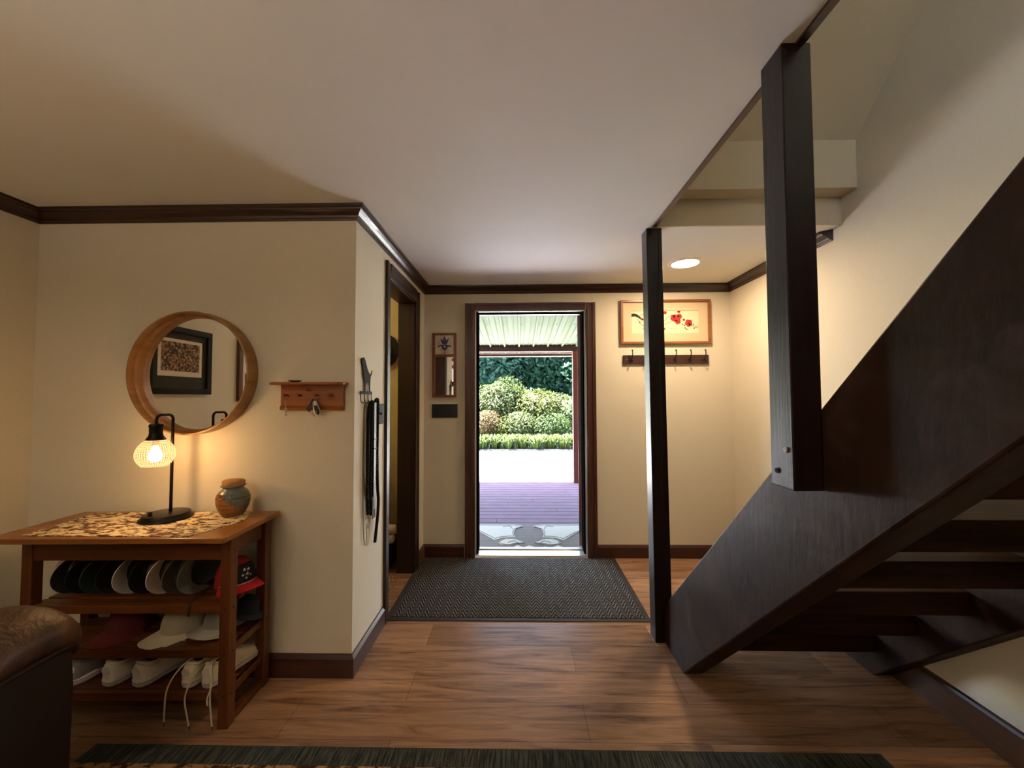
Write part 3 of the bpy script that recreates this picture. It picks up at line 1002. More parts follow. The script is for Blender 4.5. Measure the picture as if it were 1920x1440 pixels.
# ---- key shelf
M_pine = wood('knotty_pine', srgb(122, 64, 22), srgb(178, 108, 48), 'x', .7, .4, .1)
ks = thing('key_shelf', 'small varnished pine key shelf with five pegs beside the round mirror', 'key rack', (-1.0, YA, 1.262))
b = MB().box(-.153, .153, -.016, 0, 0, .121); b.build('backboard', M_pine, ks, bevel=.002)
b = MB()
b.prism([(-.160, 0), (-.185, -.03), (-.185, -.055), (-.150, -.085), (.150, -.085), (.172, -.06), (.172, 0)], 'z', .121, .133)
b.build('top_shelf', M_pine, ks, bevel=.003)
b = MB(); b.prism([(-.016, 0), (-.022, .004), (-.024, .012), (-.016, .022)], 'x', -.153, .153)
b.build('bottom_bead', M_pine, ks)
M_peg = wood('peg_wood', srgb(116, 46, 20), srgb(150, 72, 34), 'y', 1, .4)
for px_ in (-.115, -.052, .028, .098):
    MB().lathe([(.004, -.016), (.004, -.034), (.006, -.040), (.0085, -.046), (.0085, -.052), (.004, -.055), (.001, -.055)], c=(px_, 0, .072), seg=12, axis='y').build('peg', M_peg, ks, smooth=True)
MB().lathe([(.003, -.016), (.003, -.026), (.0065, -.033), (.001, -.036)], c=(-.013, 0, .096), seg=12, axis='y').build('peg', M_peg, ks, smooth=True)
# dish on the shelf
dsh = thing('trinket_dish', 'tiny oval dish lying on top of the pine key shelf', 'dish', (-1.065, YA - .05, 1.3955))
MB().lathe([(.001, 0), (.014, 0), (.026, .006), (.028, .009), (.025, .008), (.013, .003), (.001, .003)], seg=28).build('bowl', plain('dish_brown', srgb(112, 78, 58), .3), dsh, smooth=True)
M_steel = plain('key_steel', srgb(190, 186, 178), .25, .9)
MB().tube([(-.016 + .012 * cos(a), .012 * sin(a), .006) for a in [2 * pi * k / 14 for k in range(14)]], .0012, 6, closed=True).build('ring', M_steel, dsh)

def ringpts(c, r, n=18, ax='y'):
    return [(c[0] + r * cos(2 * pi * k / n), c[1], c[2] + r * sin(2 * pi * k / n)) for k in range(n)]
kx, kz = -1.0 - .115, 1.262 + .070
t = thing('key_set', 'small silver key on a thin ring hanging from the leftmost peg', 'keys', (kx, YA - .034, kz - .07))
MB().tube(ringpts((0, -.002, .062), .011), .0012, 6, closed=True).build('ring', M_steel, t)
b = MB().box(-.002, .002, -.003, -.001, .012, .052); b.build('strap', plain('pale_cord', srgb(170, 130, 100), .7), t)
b = MB()
b.lathe([(.008, -.0012), (.008, .0012)], c=(0, -.002, .004), seg=16, axis='y'); b.box(-.003, .003, -.003, -.001, -.028, -.002); b.box(.003, .006, -.003, -.001, -.026, -.018)
b.build('key', M_steel, t)
kx = -1.0 + .028
t = thing('car_key_set', 'silver and black car key fob with tag hanging from the fourth peg', 'keys', (kx, YA - .038, kz - .07))
MB().tube(ringpts((0, -.002, .058), .014), .0014, 6, closed=True).build('ring', M_steel, t)
b = MB(); b.M = Matrix.Translation((0, 0, .055)) @ Matrix.Rotation(rad(-14), 4, 'Y') @ Matrix.Translation((0, 0, -.055))
b.loft([[(.016 * w * cos(a), -.012 + .007 * sin(a), z) for a in [2 * pi * k / 16 for k in range(16)]] for z, w in ((.044, .35), (.036, .7), (.015, .9), (-.005, 1.0), (-.018, .8), (-.024, .4))])
fob = b.build('fob', plain('fob_silver', srgb(176, 172, 160), .3, .5), t, smooth=True)
b = MB(); b.M = Matrix.Translation((0, 0, .055)) @ Matrix.Rotation(rad(-14), 4, 'Y') @ Matrix.Translation((0, 0, -.055))
b.loft([[(.003 + .0105 * w * cos(a), -.018 + .003 * sin(a), z) for a in [2 * pi * k / 16 for k in range(16)]] for z, w in ((.022, .5), (.016, .9), (-.005, 1.0), (-.016, .8), (-.021, .3))])
bp = b.build('button_panel', plain('fob_black', srgb(16, 16, 18), .3), fob, smooth=True)
b = MB(); b.M = Matrix.Translation((0, 0, .055)) @ Matrix.Rotation(rad(-14), 4, 'Y') @ Matrix.Translation((0, 0, -.055))
b.ball((.004, -.0215, -.010), .003, .0012, .003, 8, 5)
b.build('button', M_steel, bp)
b = MB(); b.M = Matrix.Translation((0, 0, .055)) @ Matrix.Rotation(rad(30), 4, 'Y') @ Matrix.Translation((0, 0, -.055))
b.box(-.011, .011, -.004, -.0015, -.012, .05)
b.build('fob_tag', plain('tag_brown', srgb(52, 34, 28), .5), t, bevel=.001)
b = MB(); b.M = Matrix.Rotation(rad(20), 4, 'Y') @ Matrix.Translation((.004, .004, -.01))
b.box(-.004, .004, -.001, .001, -.02, .045)
b.build('key', M_steel, t)

# ---- dog hook on the hall wall (plate seen in the Y-Z plane)
M_iron = plain('grey_iron', srgb(40, 40, 34), .8, .0, spec=.15)
dg = thing('dog_hook_rack', 'iron hook rack with a standing hound silhouette on the pale hall wall', 'hook rack', (HX, 1.98, 1.40))
# silhouette in (y,z) relative
prof_ = [(-.060, .100), (-.057, .115), (-.046, .124), (-.036, .128), (-.026, .122), (-.014, .110), (-.002, .090), (.012, .070), (.026, .056), (.044, .044), (.056, .046), (.066, .054), (.073, .068), (.076, .064), (.070, .046), (.058, .036), (.054, .026), (.050, .000), (.050, -.040), (.056, -.046), (.040, -.048), (.036, -.020), (.030, .006), (.012, .010), (.000, -.004), (-.008, -.024), (-.012, -.046), (-.026, -.048), (-.024, -.020), (-.024, .010), (-.036, .030), (-.044, .058), (-.046, .082), (-.050, .092)]
b = MB().prism([(y * 1.0, z) for y, z in prof_], 'x', .006, .009)
b.build('hound_silhouette', M_iron, dg)
b = MB()
b.box(.006, .009, -.075, .075, -.060, -.046)
b.build('bar', M_iron, dg)
for y in (-.070, -.024, .023, .070):
    MB().tube(smoothpath([(.0075, y, -.055), (.0075, y, -.085), (.0095, y + .002, -.100), (.019, y + .002, -.106), (.027, y + .002, -.098), (.029, y + .002, -.090)], 3), .0022, 6).build('hook', M_iron, dg)
MB().box(0, .006, -.006, .006, -.058, -.048).build('mount', M_iron, dg)

# leashes
def braid_mat():
    m = NT('braided_leather')
    w1 = m.n('ShaderNodeTexWave'); w1.inputs['Scale'].default_value = 42; w1.bands_direction = 'DIAGONAL'
    w1.inputs['Distortion'].default_value = .5
    m.l(m.mapping((1, 1, 1)), w1.inputs['Vector'])
    m.base(m.ramp(w1.outputs['Fac'], [(.35, srgb(12, 9, 8)), (.8, srgb(34, 27, 23)), (.97, srgb(70, 62, 54))]))
    m.set(Roughness=.75, Specular_IOR_Level=.06); m.bump(w1.outputs['Fac'], .8, .004)
    return m.m
M_braid = braid_mat()
M_lea = plain('dark_leather', srgb(44, 30, 24), .45, bump=.2)
X0 = HX + .021
l1 = thing('braided_leash', 'black braided dog leash hung in long loops from the hound hook rack', 'leash', (X0, 2.0, 1.30))
def strand(pts, r=.0085): return MB().tube(smoothpath([(x, y - 2.0, z - 1.30) for x, y, z in pts], 6), r, 8)
strand([(.006, 2.004, 1.300), (.002, 1.985, 1.28), (0, 1.975, 1.15), (0, 1.972, .95), (0, 1.978, .80), (0, 1.985, .72)]).build('strap', M_braid, l1, smooth=True)
strand([(.006, 2.004, 1.300), (.006, 2.020, 1.28), (.004, 2.024, 1.1), (.004, 2.018, .95), (.003, 2.022, .86), (.002, 2.026, .80)]).build('strap', M_braid, l1, smooth=True)
strand([(.006, 2.004, 1.300), (.010, 1.998, 1.28), (.010, 1.992, 1.12), (.008, 1.994, .95), (.006, 2.000, .80), (.006, 2.006, .71)], .0075).build('strap', M_braid, l1, smooth=True)
strand([(.000, 1.985, .72), (.002, 1.985, .705)], .007).build('clasp_collar', M_steel, l1)
b = MB()
b.tube(smoothpath([(0, -.015, -.595), (.002, -.008, -.62), (.002, -.010, -.645), (.0, -.018, -.65), (0, -.022, -.63), (0, -.016, -.605)], 4), .002, 6)
b.build('snap_hook', M_steel, l1)
l2 = thing('braided_leash', 'longer dark braided leash with a loose curving end on the rightmost hound hook', 'leash', (X0, 2.06, 1.30))
def strand2(pts, r=.0085): return MB().tube(smoothpath([(x, y - 2.06, z - 1.30) for x, y, z in pts], 6), r, 8)
strand2([(.012, 2.056, 1.312), (.012, 2.075, 1.305), (.008, 2.088, 1.24), (.006, 2.085, 1.1), (.006, 2.090, .95), (.004, 2.105, .83), (.003, 2.120, .76), (.003, 2.112, .68), (.003, 2.090, .60), (.003, 2.074, .545)]).build('strap', M_braid, l2, smooth=True)
strand2([(.012, 2.056, 1.312), (.010, 2.045, 1.29), (.008, 2.050, 1.15), (.008, 2.060, 1.0), (.006, 2.068, .93)]).build('strap', M_braid, l2, smooth=True)
strand2([(.012, 2.056, 1.312), (.014, 2.066, 1.30), (.014, 2.070, 1.15), (.012, 2.072, 1.0), (.010, 2.084, .88)], .0075).build('strap', M_braid, l2, smooth=True)
b = MB().box(-.001, .003, -.022, .022, -.62, -.42); b.build('leather_panel', M_lea, l2, bevel=.001)
b = MB()
for q in (-.41, -.45):
    b.tube([(.006, -.014, q), (.006, .014, q), (.006, .014, q + .028), (.006, -.014, q + .028)], .0022, 6, closed=True)
b.build('buckle', plain('dark_buckle', srgb(70, 62, 54), .4, .8), l2)
l3 = thing('leather_collar_strap', 'flat brown leather strap with a steel clip between the two braided leashes', 'leash', (X0, 2.02, 1.30))
b = MB()
b.box(.016, .019, -.012, .018, -.56, -.004)
b.build('strap', M_lea, l3, bevel=.001)
for z in (-.20, -.25):
    MB().box(.014, .021, -.014, .020, z, z + .006).build('keeper_loop', M_strip, l3)
MB().tube(smoothpath([(.0175, .003, -.56), (.0175, .010, -.585), (.0175, .004, -.605), (.0175, -.004, -.59), (.0175, .003, -.562)], 4), .002, 6).build('clip', M_steel, l3)
l4 = thing('thin_chain', 'thin pale cord looping down the wall left of the braided leashes', 'cord', (X0, 1.95, 1.30))
MB().tube(smoothpath([(-.006, .042, -.005), (-.012, .018, -.04), (-.016, .012, -.3), (-.016, .014, -.6), (-.014, .018, -.70), (-.012, .036, -.735), (-.012, .052, -.70), (-.014, .046, -.63)], 6), .0022, 6).build('cord', plain('grey_cord', srgb(150, 146, 132), .6), l4, smooth=True)

# switch plates
M_plate = plain('bronze_plate', srgb(46, 45, 38), .7, .0, spec=.2)
t = thing('light_switch', 'dark metal single light switch plate behind the hanging leashes', 'light switch', (HX, 2.195, 1.228))
MB().box(0, .005, -.055, .055, -.058, .058).build('plate', M_plate, t, bevel=.002)
MB().box(.005, .017, -.005, .005, -.004, .008).build('toggle', M_strip, t)
t = thing('switch_plate', 'wide black four-gang switch plate below the iris tile mirror', 'light switch', (-.623, YB, 1.208))
MB().box(-.108, .108, -.006, 0, -.057, .057).build('plate', plain('navy_black_plate', srgb(26, 26, 36), .35), t, bevel=.002)
for q in (-.070, -.023, .023, .070):
    MB().box(q - .004, q + .004, -.013, -.006, -.006, .008).build('toggle', M_strip, t)

# ---- iris tile mirror
t = thing('iris_tile_mirror', 'narrow wood-framed mirror topped by a white tile with a blue iris', 'mirror', (-.626, YB, 1.322))
M_oak = wood('warm_oak_frame', srgb(92, 48, 24), srgb(136, 78, 42), 'z', 1, .4)
b = MB()
b.box(-.101, -.078, -.018, 0, 0, .542); b.box(.078, .101, -.018, 0, 0, .542)
for z0, z1 in ((0, .020), (.340, .362), (.524, .542)):
    b.box(-.078, .078, -.018, 0, z0, z1)
b.build('frame', M_oak, t, bevel=.001)
MB().box(-.078, .078, -.008, -.001, .020, .340).build('glass', mm.m, t)
MB().box(-.078, .078, -.010, -.001, .362, .524).build('tile', plain('tile_ivory', srgb(206, 190, 170), .15), t)
M_blue = plain('iris_blue', srgb(40, 52, 110), .3); M_ink = plain('iris_ink', srgb(30, 30, 34), .3)
def petal(b, x0, z0, x1, z1, w, y=-.0103, d=.0006, n=8):
    dx, dz = x1 - x0, z1 - z0; L = math.hypot(dx, dz); ux, uz = dx / L, dz / L
    P = []
    for k in range(n + 1):
        s_ = k / n; q = w * sin(pi * s_ ** .8)
        P.append((x0 + dx * s_ - uz * q, z0 + dz * s_ + ux * q))
    for k in range(n - 1, 0, -1):
        s_ = k / n; q = w * sin(pi * s_ ** .8)
        P.append((x0 + dx * s_ + uz * q, z0 + dz * s_ - ux * q))
    b.prism(P, 'y', y - d, y)
b = MB()
petal(b, .002, .440, .002, .520, .013); petal(b, 0, .440, -.034, .500, .009); petal(b, .004, .440, .038, .502, .010)
petal(b, 0, .435, -.050, .436, .008); petal(b, 0, .435, .056, .432, .009)
b.build('iris_petals', M_blue, t)
b = MB()
petal(b, -.02, .432, .004, .392, .010, -.0110); petal(b, .024, .432, .0, .392, .010, -.0110)
petal(b, -.040, .436, -.056, .424, .006, -.0110); petal(b, .044, .436, .060, .424, .006, -.0110)
b.tube([(.001, -.0108, .40), (.001, -.0108, .364)], .0022, 5)
for s_ in (-1, 1):
    b.tube(smoothpath([(s_ * .012, -.0108, .366), (s_ * .030, -.0108, .400), (s_ * .046, -.0108, .440), (s_ * .058, -.0108, .490)], 4), .0012, 5)
b.build('iris_outline', M_ink, t)

# ---- framed blossom print
t = thing('framed_blossom_print', 'wide oak-framed print of red plum blossom on a dark branch', 'picture', (1.223, YB, 1.945))
M_fr = wood('print_frame_oak', srgb(112, 62, 30), srgb(160, 98, 54), 'x', 1, .35)
hw, hh = .372, .185
b = MB()
for z0, z1 in ((-hh, -hh + .020), (hh - .020, hh)):
    b.box(-hw, hw, -.030, -.002, z0, z1)
b.box(-hw, -hw + .020, -.030, -.002, -hh + .020, hh - .020); b.box(hw - .020, hw, -.030, -.002, -hh + .020, hh - .020)
b.build('frame', M_fr, t, bevel=.002)
b = MB()
iw, ih = .278, .094
b.box(-hw + .02, hw - .02, -.014, -.006, ih, hh - .02); b.box(-hw + .02, hw - .02, -.014, -.006, -hh + .02, -ih)
b.box(-hw + .02, -iw, -.014, -.006, -ih, ih); b.box(iw, hw - .02, -.014, -.006, -ih, ih)
b.build('mat', plain('mat_cream', srgb(206, 184, 150), .8, var=.01), t)
MB().box(-iw, iw, -.010, -.006, -ih, ih).build('paper', plain('paper_cream', srgb(226, 208, 176), .8, var=.01), t)
pyc = -.0102
b = MB()
b.tube(smoothpath([(-.278, pyc, .058), (-.25, pyc, .060), (-.225, pyc, .050), (-.20, pyc, .030), (-.17, pyc, .014)], 4), [.012] * 4 + [.011] * 4 + [.008] * 4 + [.004] * 4 + [.002], 6)
b.build('branch_bark', plain('branch_green_black', srgb(36, 46, 30), .7), t)
b = MB()
for P in ([(-.22, .046), (-.19, .065), (-.14, .085)], [(-.235, .050), (-.225, .02), (-.205, -.015), (-.185, -.025), (-.165, -.05), (-.14, -.06)],
          [(-.17, .014), (-.10, -.01), (-.03, -.02), (.02, -.01), (.06, .008), (.1, .02)], [(-.02, -.01), (.01, .03), (.05, .055), (.07, .06)],
          [(.19, -.01), (.23, -.04), (.27, -.05)], [(.24, -.045), (.26, -.04), (.27, -.03)]):
    b.tube(smoothpath([(x, pyc, z) for x, z in P], 4), .0016, 5)
b.build('twigs', plain('twig_ink', srgb(70, 50, 36), .7), t)
M_bud = plain('bud_dark', srgb(90, 40, 32), .8)
b = MB()
def blossom(x, z, r, n=5):
    for k in range(n):
        a = 2 * pi * k / n + x * 30
        b.lathe([(r * .55, -.0012), (r * .55, 0)], c=(x + r * .52 * cos(a), pyc - .001 * (k % 2), z + r * .52 * sin(a)), seg=10, axis='y')
    MB().lathe([(r * .26, -.0030), (r * .26, 0)], c=(x, pyc, z), seg=8, axis='y').build('blossom_centre', M_bud, t)
for x, z, r in ((.075, .034, .030), (.118, .045, .022), (.105, .004, .024), (.195, -.010, .030), (.115, .088, .014), (.155, .018, .010), (.0, .078, .014), (-.19, .024, .010), (-.05, -.01, .024), (-.09, .035, .026), (-.01, -.058, .010), (-.175, -.055, .008)):
    blossom(x, z, r)
b.build('red_blossoms', plain('blossom_red', srgb(168, 40, 34), .8, var=.2, scale=60), t)
for x, z in ((.16, -.03), (.165, -.052), (.178, -.062), (.24, -.055), (.235, -.025), (.145, -.022), (-.21, .0)):
    MB().ball((x, pyc, z), .006, .001, .006, 8, 4).build('bud', M_bud, t)
b = MB()
for x0 in (.035, .05, .065, .08):
    b.tube([(x0, pyc, -.050), (x0 + .006, pyc, -.058), (x0 + .002, pyc, -.062)], .0011, 4)
b.build('brush_marks', M_ink, t)

# ---- coat rack
t = thing('coat_rack', 'dark wooden coat rack with six black hooks under the blossom print', 'coat rack', (1.223, YB, 1.630))
MB().box(-.352, .352, -.018, 0, -.038, .038).build('board', wood('rack_board', srgb(44, 20, 16), srgb(70, 36, 28), 'x', 1, .4), t, bevel=.002)
for q in (-.289, -.170, -.050, .069, .189, .308):
    b = MB()
    b.lathe([(.012, -.004), (.012, 0)], c=(q, -.018, -.004), seg=12, axis='y')
    b.tube(smoothpath([(q, -.020, .0), (q, -.035, .005), (q + .001, -.055, .030), (q + .002, -.058, .055), (q + .002, -.050, .072)], 4), .0042, 8)
    b.ball((q + .002, -.049, .074), .007, seg=10, rings=6)
    b.tube(smoothpath([(q, -.020, -.006), (q, -.040, -.022), (q, -.052, -.020), (q, -.056, -.008)], 4), .0038, 8)
    b.ball((q, -.056, -.006), .0058, seg=10, rings=6)
    b.build('hook', M_strip, t, smooth=True)
for q in (-.325, .325):
    MB().ball((q, -.0185, 0), .005, .002, .005, 10, 4).build('screw', M_steel, t)

# ---- hall mat
m = NT('chevron_mat')
s_ = m.n('ShaderNodeSeparateXYZ'); m.l(m.tc.outputs['Object'], s_.inputs[0])
tri = m.math('PINGPONG', s_.outputs[0], .0285)
ph = m.math('SINE', m.math('MULTIPLY', m.math('ADD', s_.outputs[1], m.math('MULTIPLY', tri, 2.1)), 2 * pi / .038))
m.base(m.ramp(ph, [(.2, srgb(42, 38, 35)), (.8, srgb(112, 105, 96))])); m.set(Roughness=.9, Specular_IOR_Level=.25)
m.bump(ph, .9, .006)
t = thing('floor_mat', 'large charcoal chevron-ribbed floor mat inside the entry door', 'mat', (-.01, 2.76, 0))
M_rub = plain('mat_rubber', srgb(46, 42, 40), .7)
b = MB().hexa([(-.795, -.455, .0005), (.785, -.452, .0005), (.79, .44, .0005), (-.795, .44, .0005)], [(-.790, -.450, .006), (.780, -.447, .006), (.785, .435, .006), (-.79, .435, .006)])
b.build('rubber_border', M_rub, t)
MB().box(-.760, .752, -.420, .408, .0061, .0095).build('ribbed_pile', m.m, t)

# ---- area rug
m = NT('rug_field')
s_ = m.n('ShaderNodeSeparateXYZ'); m.l(m.tc.outputs['Object'], s_.inputs[0])
nn = m.noise(m.mapping((1, 1.3, 1)), 22, 4, .6, .6)
tan = m.ramp(nn, [(.40, srgb(62, 34, 20)), (.47, srgb(92, 62, 34)), (.50, srgb(150, 112, 70)), (.7, srgb(172, 134, 88))])
red = m.ramp(nn, [(.4, srgb(70, 24, 18)), (.6, srgb(110, 40, 28))])
edge = m.ramp(m.noise(m.mapping((60, 4, 1)), 3, 3), [(.4, srgb(38, 40, 38)), (.6, srgb(78, 80, 72))])
dY = m.math('MULTIPLY', s_.outputs[1], -1)            # distance in from the far edge
w = m.mix(m.math('GREATER_THAN', dY, .075), edge, tan)
w = m.mix(m.math('GREATER_THAN', dY, .155), w, red)
w = m.mix(m.math('GREATER_THAN', dY, .185), w, tan)
m.base(w); m.set(Roughness=.95, Specular_IOR_Level=.15); m.bump(m.noise(m.mapping((300, 300, 1)), 2, 2), .6, .004)
b = MB().box(0, 2.93, -2.1, 0, .0005, .010)
o = b.build('area_rug', m.m); o.location = (-1.612, 1.478, 0)
tag(o, 'patterned tan and red area rug with dark green border in the foreground', 'rug')

# ---- recliner
def leather():
    m = NT('brown_leather')
    n1 = m.noise(m.mapping(), 6, 5, .6, .8); n2 = m.noise(m.mapping((1, 1, 1)), 60, 3)
    m.base(m.ramp(n1, [(.3, srgb(36, 18, 9)), (.55, srgb(66, 38, 18)), (.8, srgb(112, 74, 40))]))
    m.set(Roughness=.5)
    m.bump(m.math('ADD', n1, m.math('MULTIPLY', n2, .12)), .6, .02)
    return m.m
M_leath = leather()
M_leath_d = plain('dark_leather_side', srgb(30, 17, 11), .65, var=.15, scale=8, bump=.3, spec=.25)
rc = thing('leather_recliner', 'worn brown leather recliner with padded arm at the lower left corner', 'armchair', (-1.62, .75, 0))
# arm pad: sections along Y, rounded over the right side
def arm(xoff, flip=1):
    rings = []
    for y, zt, w in ((-.36, .50, .9), (-.30, .575, 1), (-.15, .635, 1), (.0, .670, 1), (.16, .694, 1), (.30, .706, 1.0), (.38, .704, .99), (.42, .692, .95), (.44, .668, .86), (.447, .63, .70)):
        P = []
        for k in range(17):
            a = pi * k / 16 - .25 * (1 - abs(k - 8) / 8) * 0
            wob = .004 * sin(7 * a + y * 60) + .003 * sin(y * 140 + a * 3)
            P.append((xoff + flip * (.165 * w * cos(a)), y, zt - .075 + (.080 + wob) * sin(a) * w))
        P += [(xoff - flip * .155 * w, y, zt - .16), (xoff + flip * .155 * w, y, zt - .16)]
        rings.append(P)
    return MB().loft(rings)
arm(.130).build('arm_pad', M_leath, rc, smooth=True, subsurf=1)
b = MB()
rings = []
for y, zt in ((-.36, .44), (-.15, .56), (.0, .59), (.16, .61), (.30, .617), (.40, .608)):
    rings.append([(.262, y, .03), (.284, y, .10), (.290, y, zt - .14), (.282, y, zt - .05), (.268, y, zt), (.02, y, zt), (.02, y, .03)])
b.loft(rings)
b.build('side_panel', M_leath_d, rc, smooth=True)
b = MB().tube(smoothpath([(.296, -.34, .405), (.297, -.12, .535), (.297, .05, .572), (.297, .22, .592), (.292, .36, .592), (.282, .41, .575)], 5), .0065, 8)
b.build('piping', M_leath_d, rc, smooth=True)
arm(-.72, -1).build('arm_pad', M_leath, rc, smooth=True, subsurf=1)
b = MB().box(-.72 - .13, -.72 + .13, -.36, .40, .03, .56); b.build('side_panel', M_leath_d, rc, bevel=.03)
MB().box(-.585, .015, -.30, .36, .22, .46).build('seat_cushion', M_leath, rc, bevel=.05)
b = MB(); b.M = Matrix.Translation((0, -.36, .40)) @ Matrix.Rotation(rad(14), 4, 'X')
b.box(-.58, .01, -.2, .02, 0, .62); b.build('backrest', M_leath, rc, bevel=.06)
MB().box(-.56, 0, -.34, .38, .05, .22).build('base_frame', M_leath_d, rc)

# ---- sneakers on the lowest shelf
M_white = plain('sneaker_white', srgb(226, 216, 200), .6, var=.05, scale=80, bump=.15)
M_white2 = plain('sneaker_cream', srgb(226, 212, 176), .6, var=.05, scale=80, bump=.15)
M_sole = plain('sneaker_sole', srgb(214, 208, 196), .55, var=.04)
M_lining = plain('shoe_lining', srgb(34, 28, 26), .9)
M_lace = plain('shoe_lace', srgb(220, 206, 180), .85)
def outline(n=28, L=.278, w=1.0):
    """sole outline, heel at y=0, toe at y=L"""
    P = []
    wd = [(0, .012), (.008, .026), (.03, .035), (.08, .034), (.12, .035), (.17, .044), (.21, .047), (.245, .040), (.266, .026), (.278, .008)]
    R = [(x * w, y) for y, x in wd]
    return R + [(-x * .92, y) for x, y in R[::-1]]
def shoe(label, loc, rz, mat, group, hang=None, w=1.0, tilt=0):
    t = thing('sneaker', label, 'shoe', loc, rz, group)
    O = outline(w=w)
    b = MB()
    cy = .135
    b.loft([[(x * s_, cy + (y - cy) * q, z + (.008 if y > .25 and z < .01 else 0)) for x, y in O] for z, s_, q in ((0, .98, .985), (.006, 1.06, 1.01), (.020, 1.10, 1.02), (.028, 1.02, 1.0))])
    so = b.build('sole', M_sole, t, smooth=True)
    b = MB()
    b.loft([[(x * 1.11, cy + (y - cy) * 1.022, z) for x, y in O] for z in (.0175, .0195)])
    b.build('sole_line', plain('sole_groove', srgb(120, 108, 92), .7) if 'sole_groove' not in bpy.data.materials else bpy.data.materials['sole_groove'], so, smooth=True)
    b = MB()
    rings = []
    for y, hw, zt in ((.002, .018, .060), (.006, .026, .088), (.016, .031, .096), (.034, .034, .090), (.058, .035, .074), (.082, .036, .076), (.100, .038, .092), (.114, .040, .094), (.140, .043, .080), (.180, .046, .063), (.215, .045, .052), (.245, .038, .046), (.262, .026, .040), (.272, .012, .034)):
        hw *= w
        rings.append([((hw * (1 if cos(a) >= 0 else .92)) * (abs(cos(a)) ** .8) * (1 if cos(a) >= 0 else -1), y, .024 + (zt - .024) * (sin(a) ** .75 if sin(a) > 0 else 0)) for a in [pi * k / 16 for k in range(17)]])
    b.loft(rings)
    up = b.build('upper', mat, t, smooth=True)
    b = MB(); b.ball((0, .056, .074), .022 * w, .040, .017, 16, 8)
    b.build('lining', M_lining, t, smooth=True)
    b = MB()
    b.tube([(.026 * w * cos(a), .054 + .044 * sin(a), .082 + .012 * (-sin(a)) ** 2 * (1 if sin(a) < 0 else .6) - .004 * cos(a) ** 2) for a in [2 * pi * k / 20 for k in range(20)]], .0065, 8, closed=True)
    b.build('collar', mat, t, smooth=True)
    b = MB()
    b.loft([[(.021 * w * cos(a), .020 - .0215 + y, z + .016 * sin(a)) for a in [2 * pi * k / 14 for k in range(14)]] for y, z in ((.002, .060), (.008, .060))])
    b.build('heel_tab', M_sole, t, smooth=True)
    for q in range(4):
        y = .118 + q * .020; z = .097 - q * .0105
        MB().tube([(-.022, y, z - .012), (-.010, y + .003, z - .002), (.010, y + .006, z - .002), (.022, y + .008, z - .012)], .0022, 6).build('lace', M_lace, t, smooth=True)
    if hang:
        inv = (Matrix.Translation(loc) @ Matrix.Rotation(rz, 4, 'Z')).inverted()
        for H in hang:
            P = smoothpath([inv @ Vector(p_) for p_ in H], 5)
            h = MB().tube(P[:-2], .0030, 6).build('loose_lace', M_lace, t, smooth=True)
            MB().tube(P[-3:], .0016, 6).build('lace_tip', M_lea, h)
    return t
ZS = SH[2] + .0035
shoe('left white sneaker of the wider pair standing heel out on the lowest shelf', (-1.700, 1.582, ZS), rad(-17), M_white, 'wide white sneakers', w=1.12)
shoe('right white sneaker of the wider pair, heel out, on the lowest shelf', (-1.572, 1.580, ZS), rad(-17), M_white, 'wide white sneakers', w=1.12)
H1 = [(-1.366, 1.66, .235), (-1.362, 1.585, .245), (-1.385, 1.550, .21), (-1.410, 1.546, .148), (-1.414, 1.545, .07), (-1.415, 1.545, .018)]
H2 = [(-1.318, 1.62, .21), (-1.318, 1.570, .20), (-1.325, 1.548, .165), (-1.334, 1.546, .118), (-1.320, 1.545, .05), (-1.311, 1.545, .006)]
H3 = [(-1.268, 1.64, .235), (-1.262, 1.58, .240), (-1.236, 1.552, .19), (-1.232, 1.546, .12), (-1.224, 1.545, .05), (-1.219, 1.545, .006)]
H4 = [(-1.262, 1.64, .237), (-1.255, 1.58, .235), (-1.228, 1.548, .18), (-1.240, 1.542, .13), (-1.234, 1.541, .09)]
shoe('left cream sneaker of the narrow pair with two loose laces hanging to the floor', (-1.362, 1.577, ZS), rad(-9), M_white2, 'narrow cream sneakers', hang=[H1, H2], w=.92)
shoe('right cream sneaker of the narrow pair, laces hanging beside the front table leg', (-1.278, 1.577, ZS), rad(-9), M_white2, 'narrow cream sneakers', hang=[H3, H4], w=.92)
shoe('greyish sneaker at the left end of the lowest shelf, half behind the recliner', (-1.850, 1.585, ZS), rad(-12), plain('sneaker_grey', srgb(130, 124, 122), .6), 'odd sneaker')

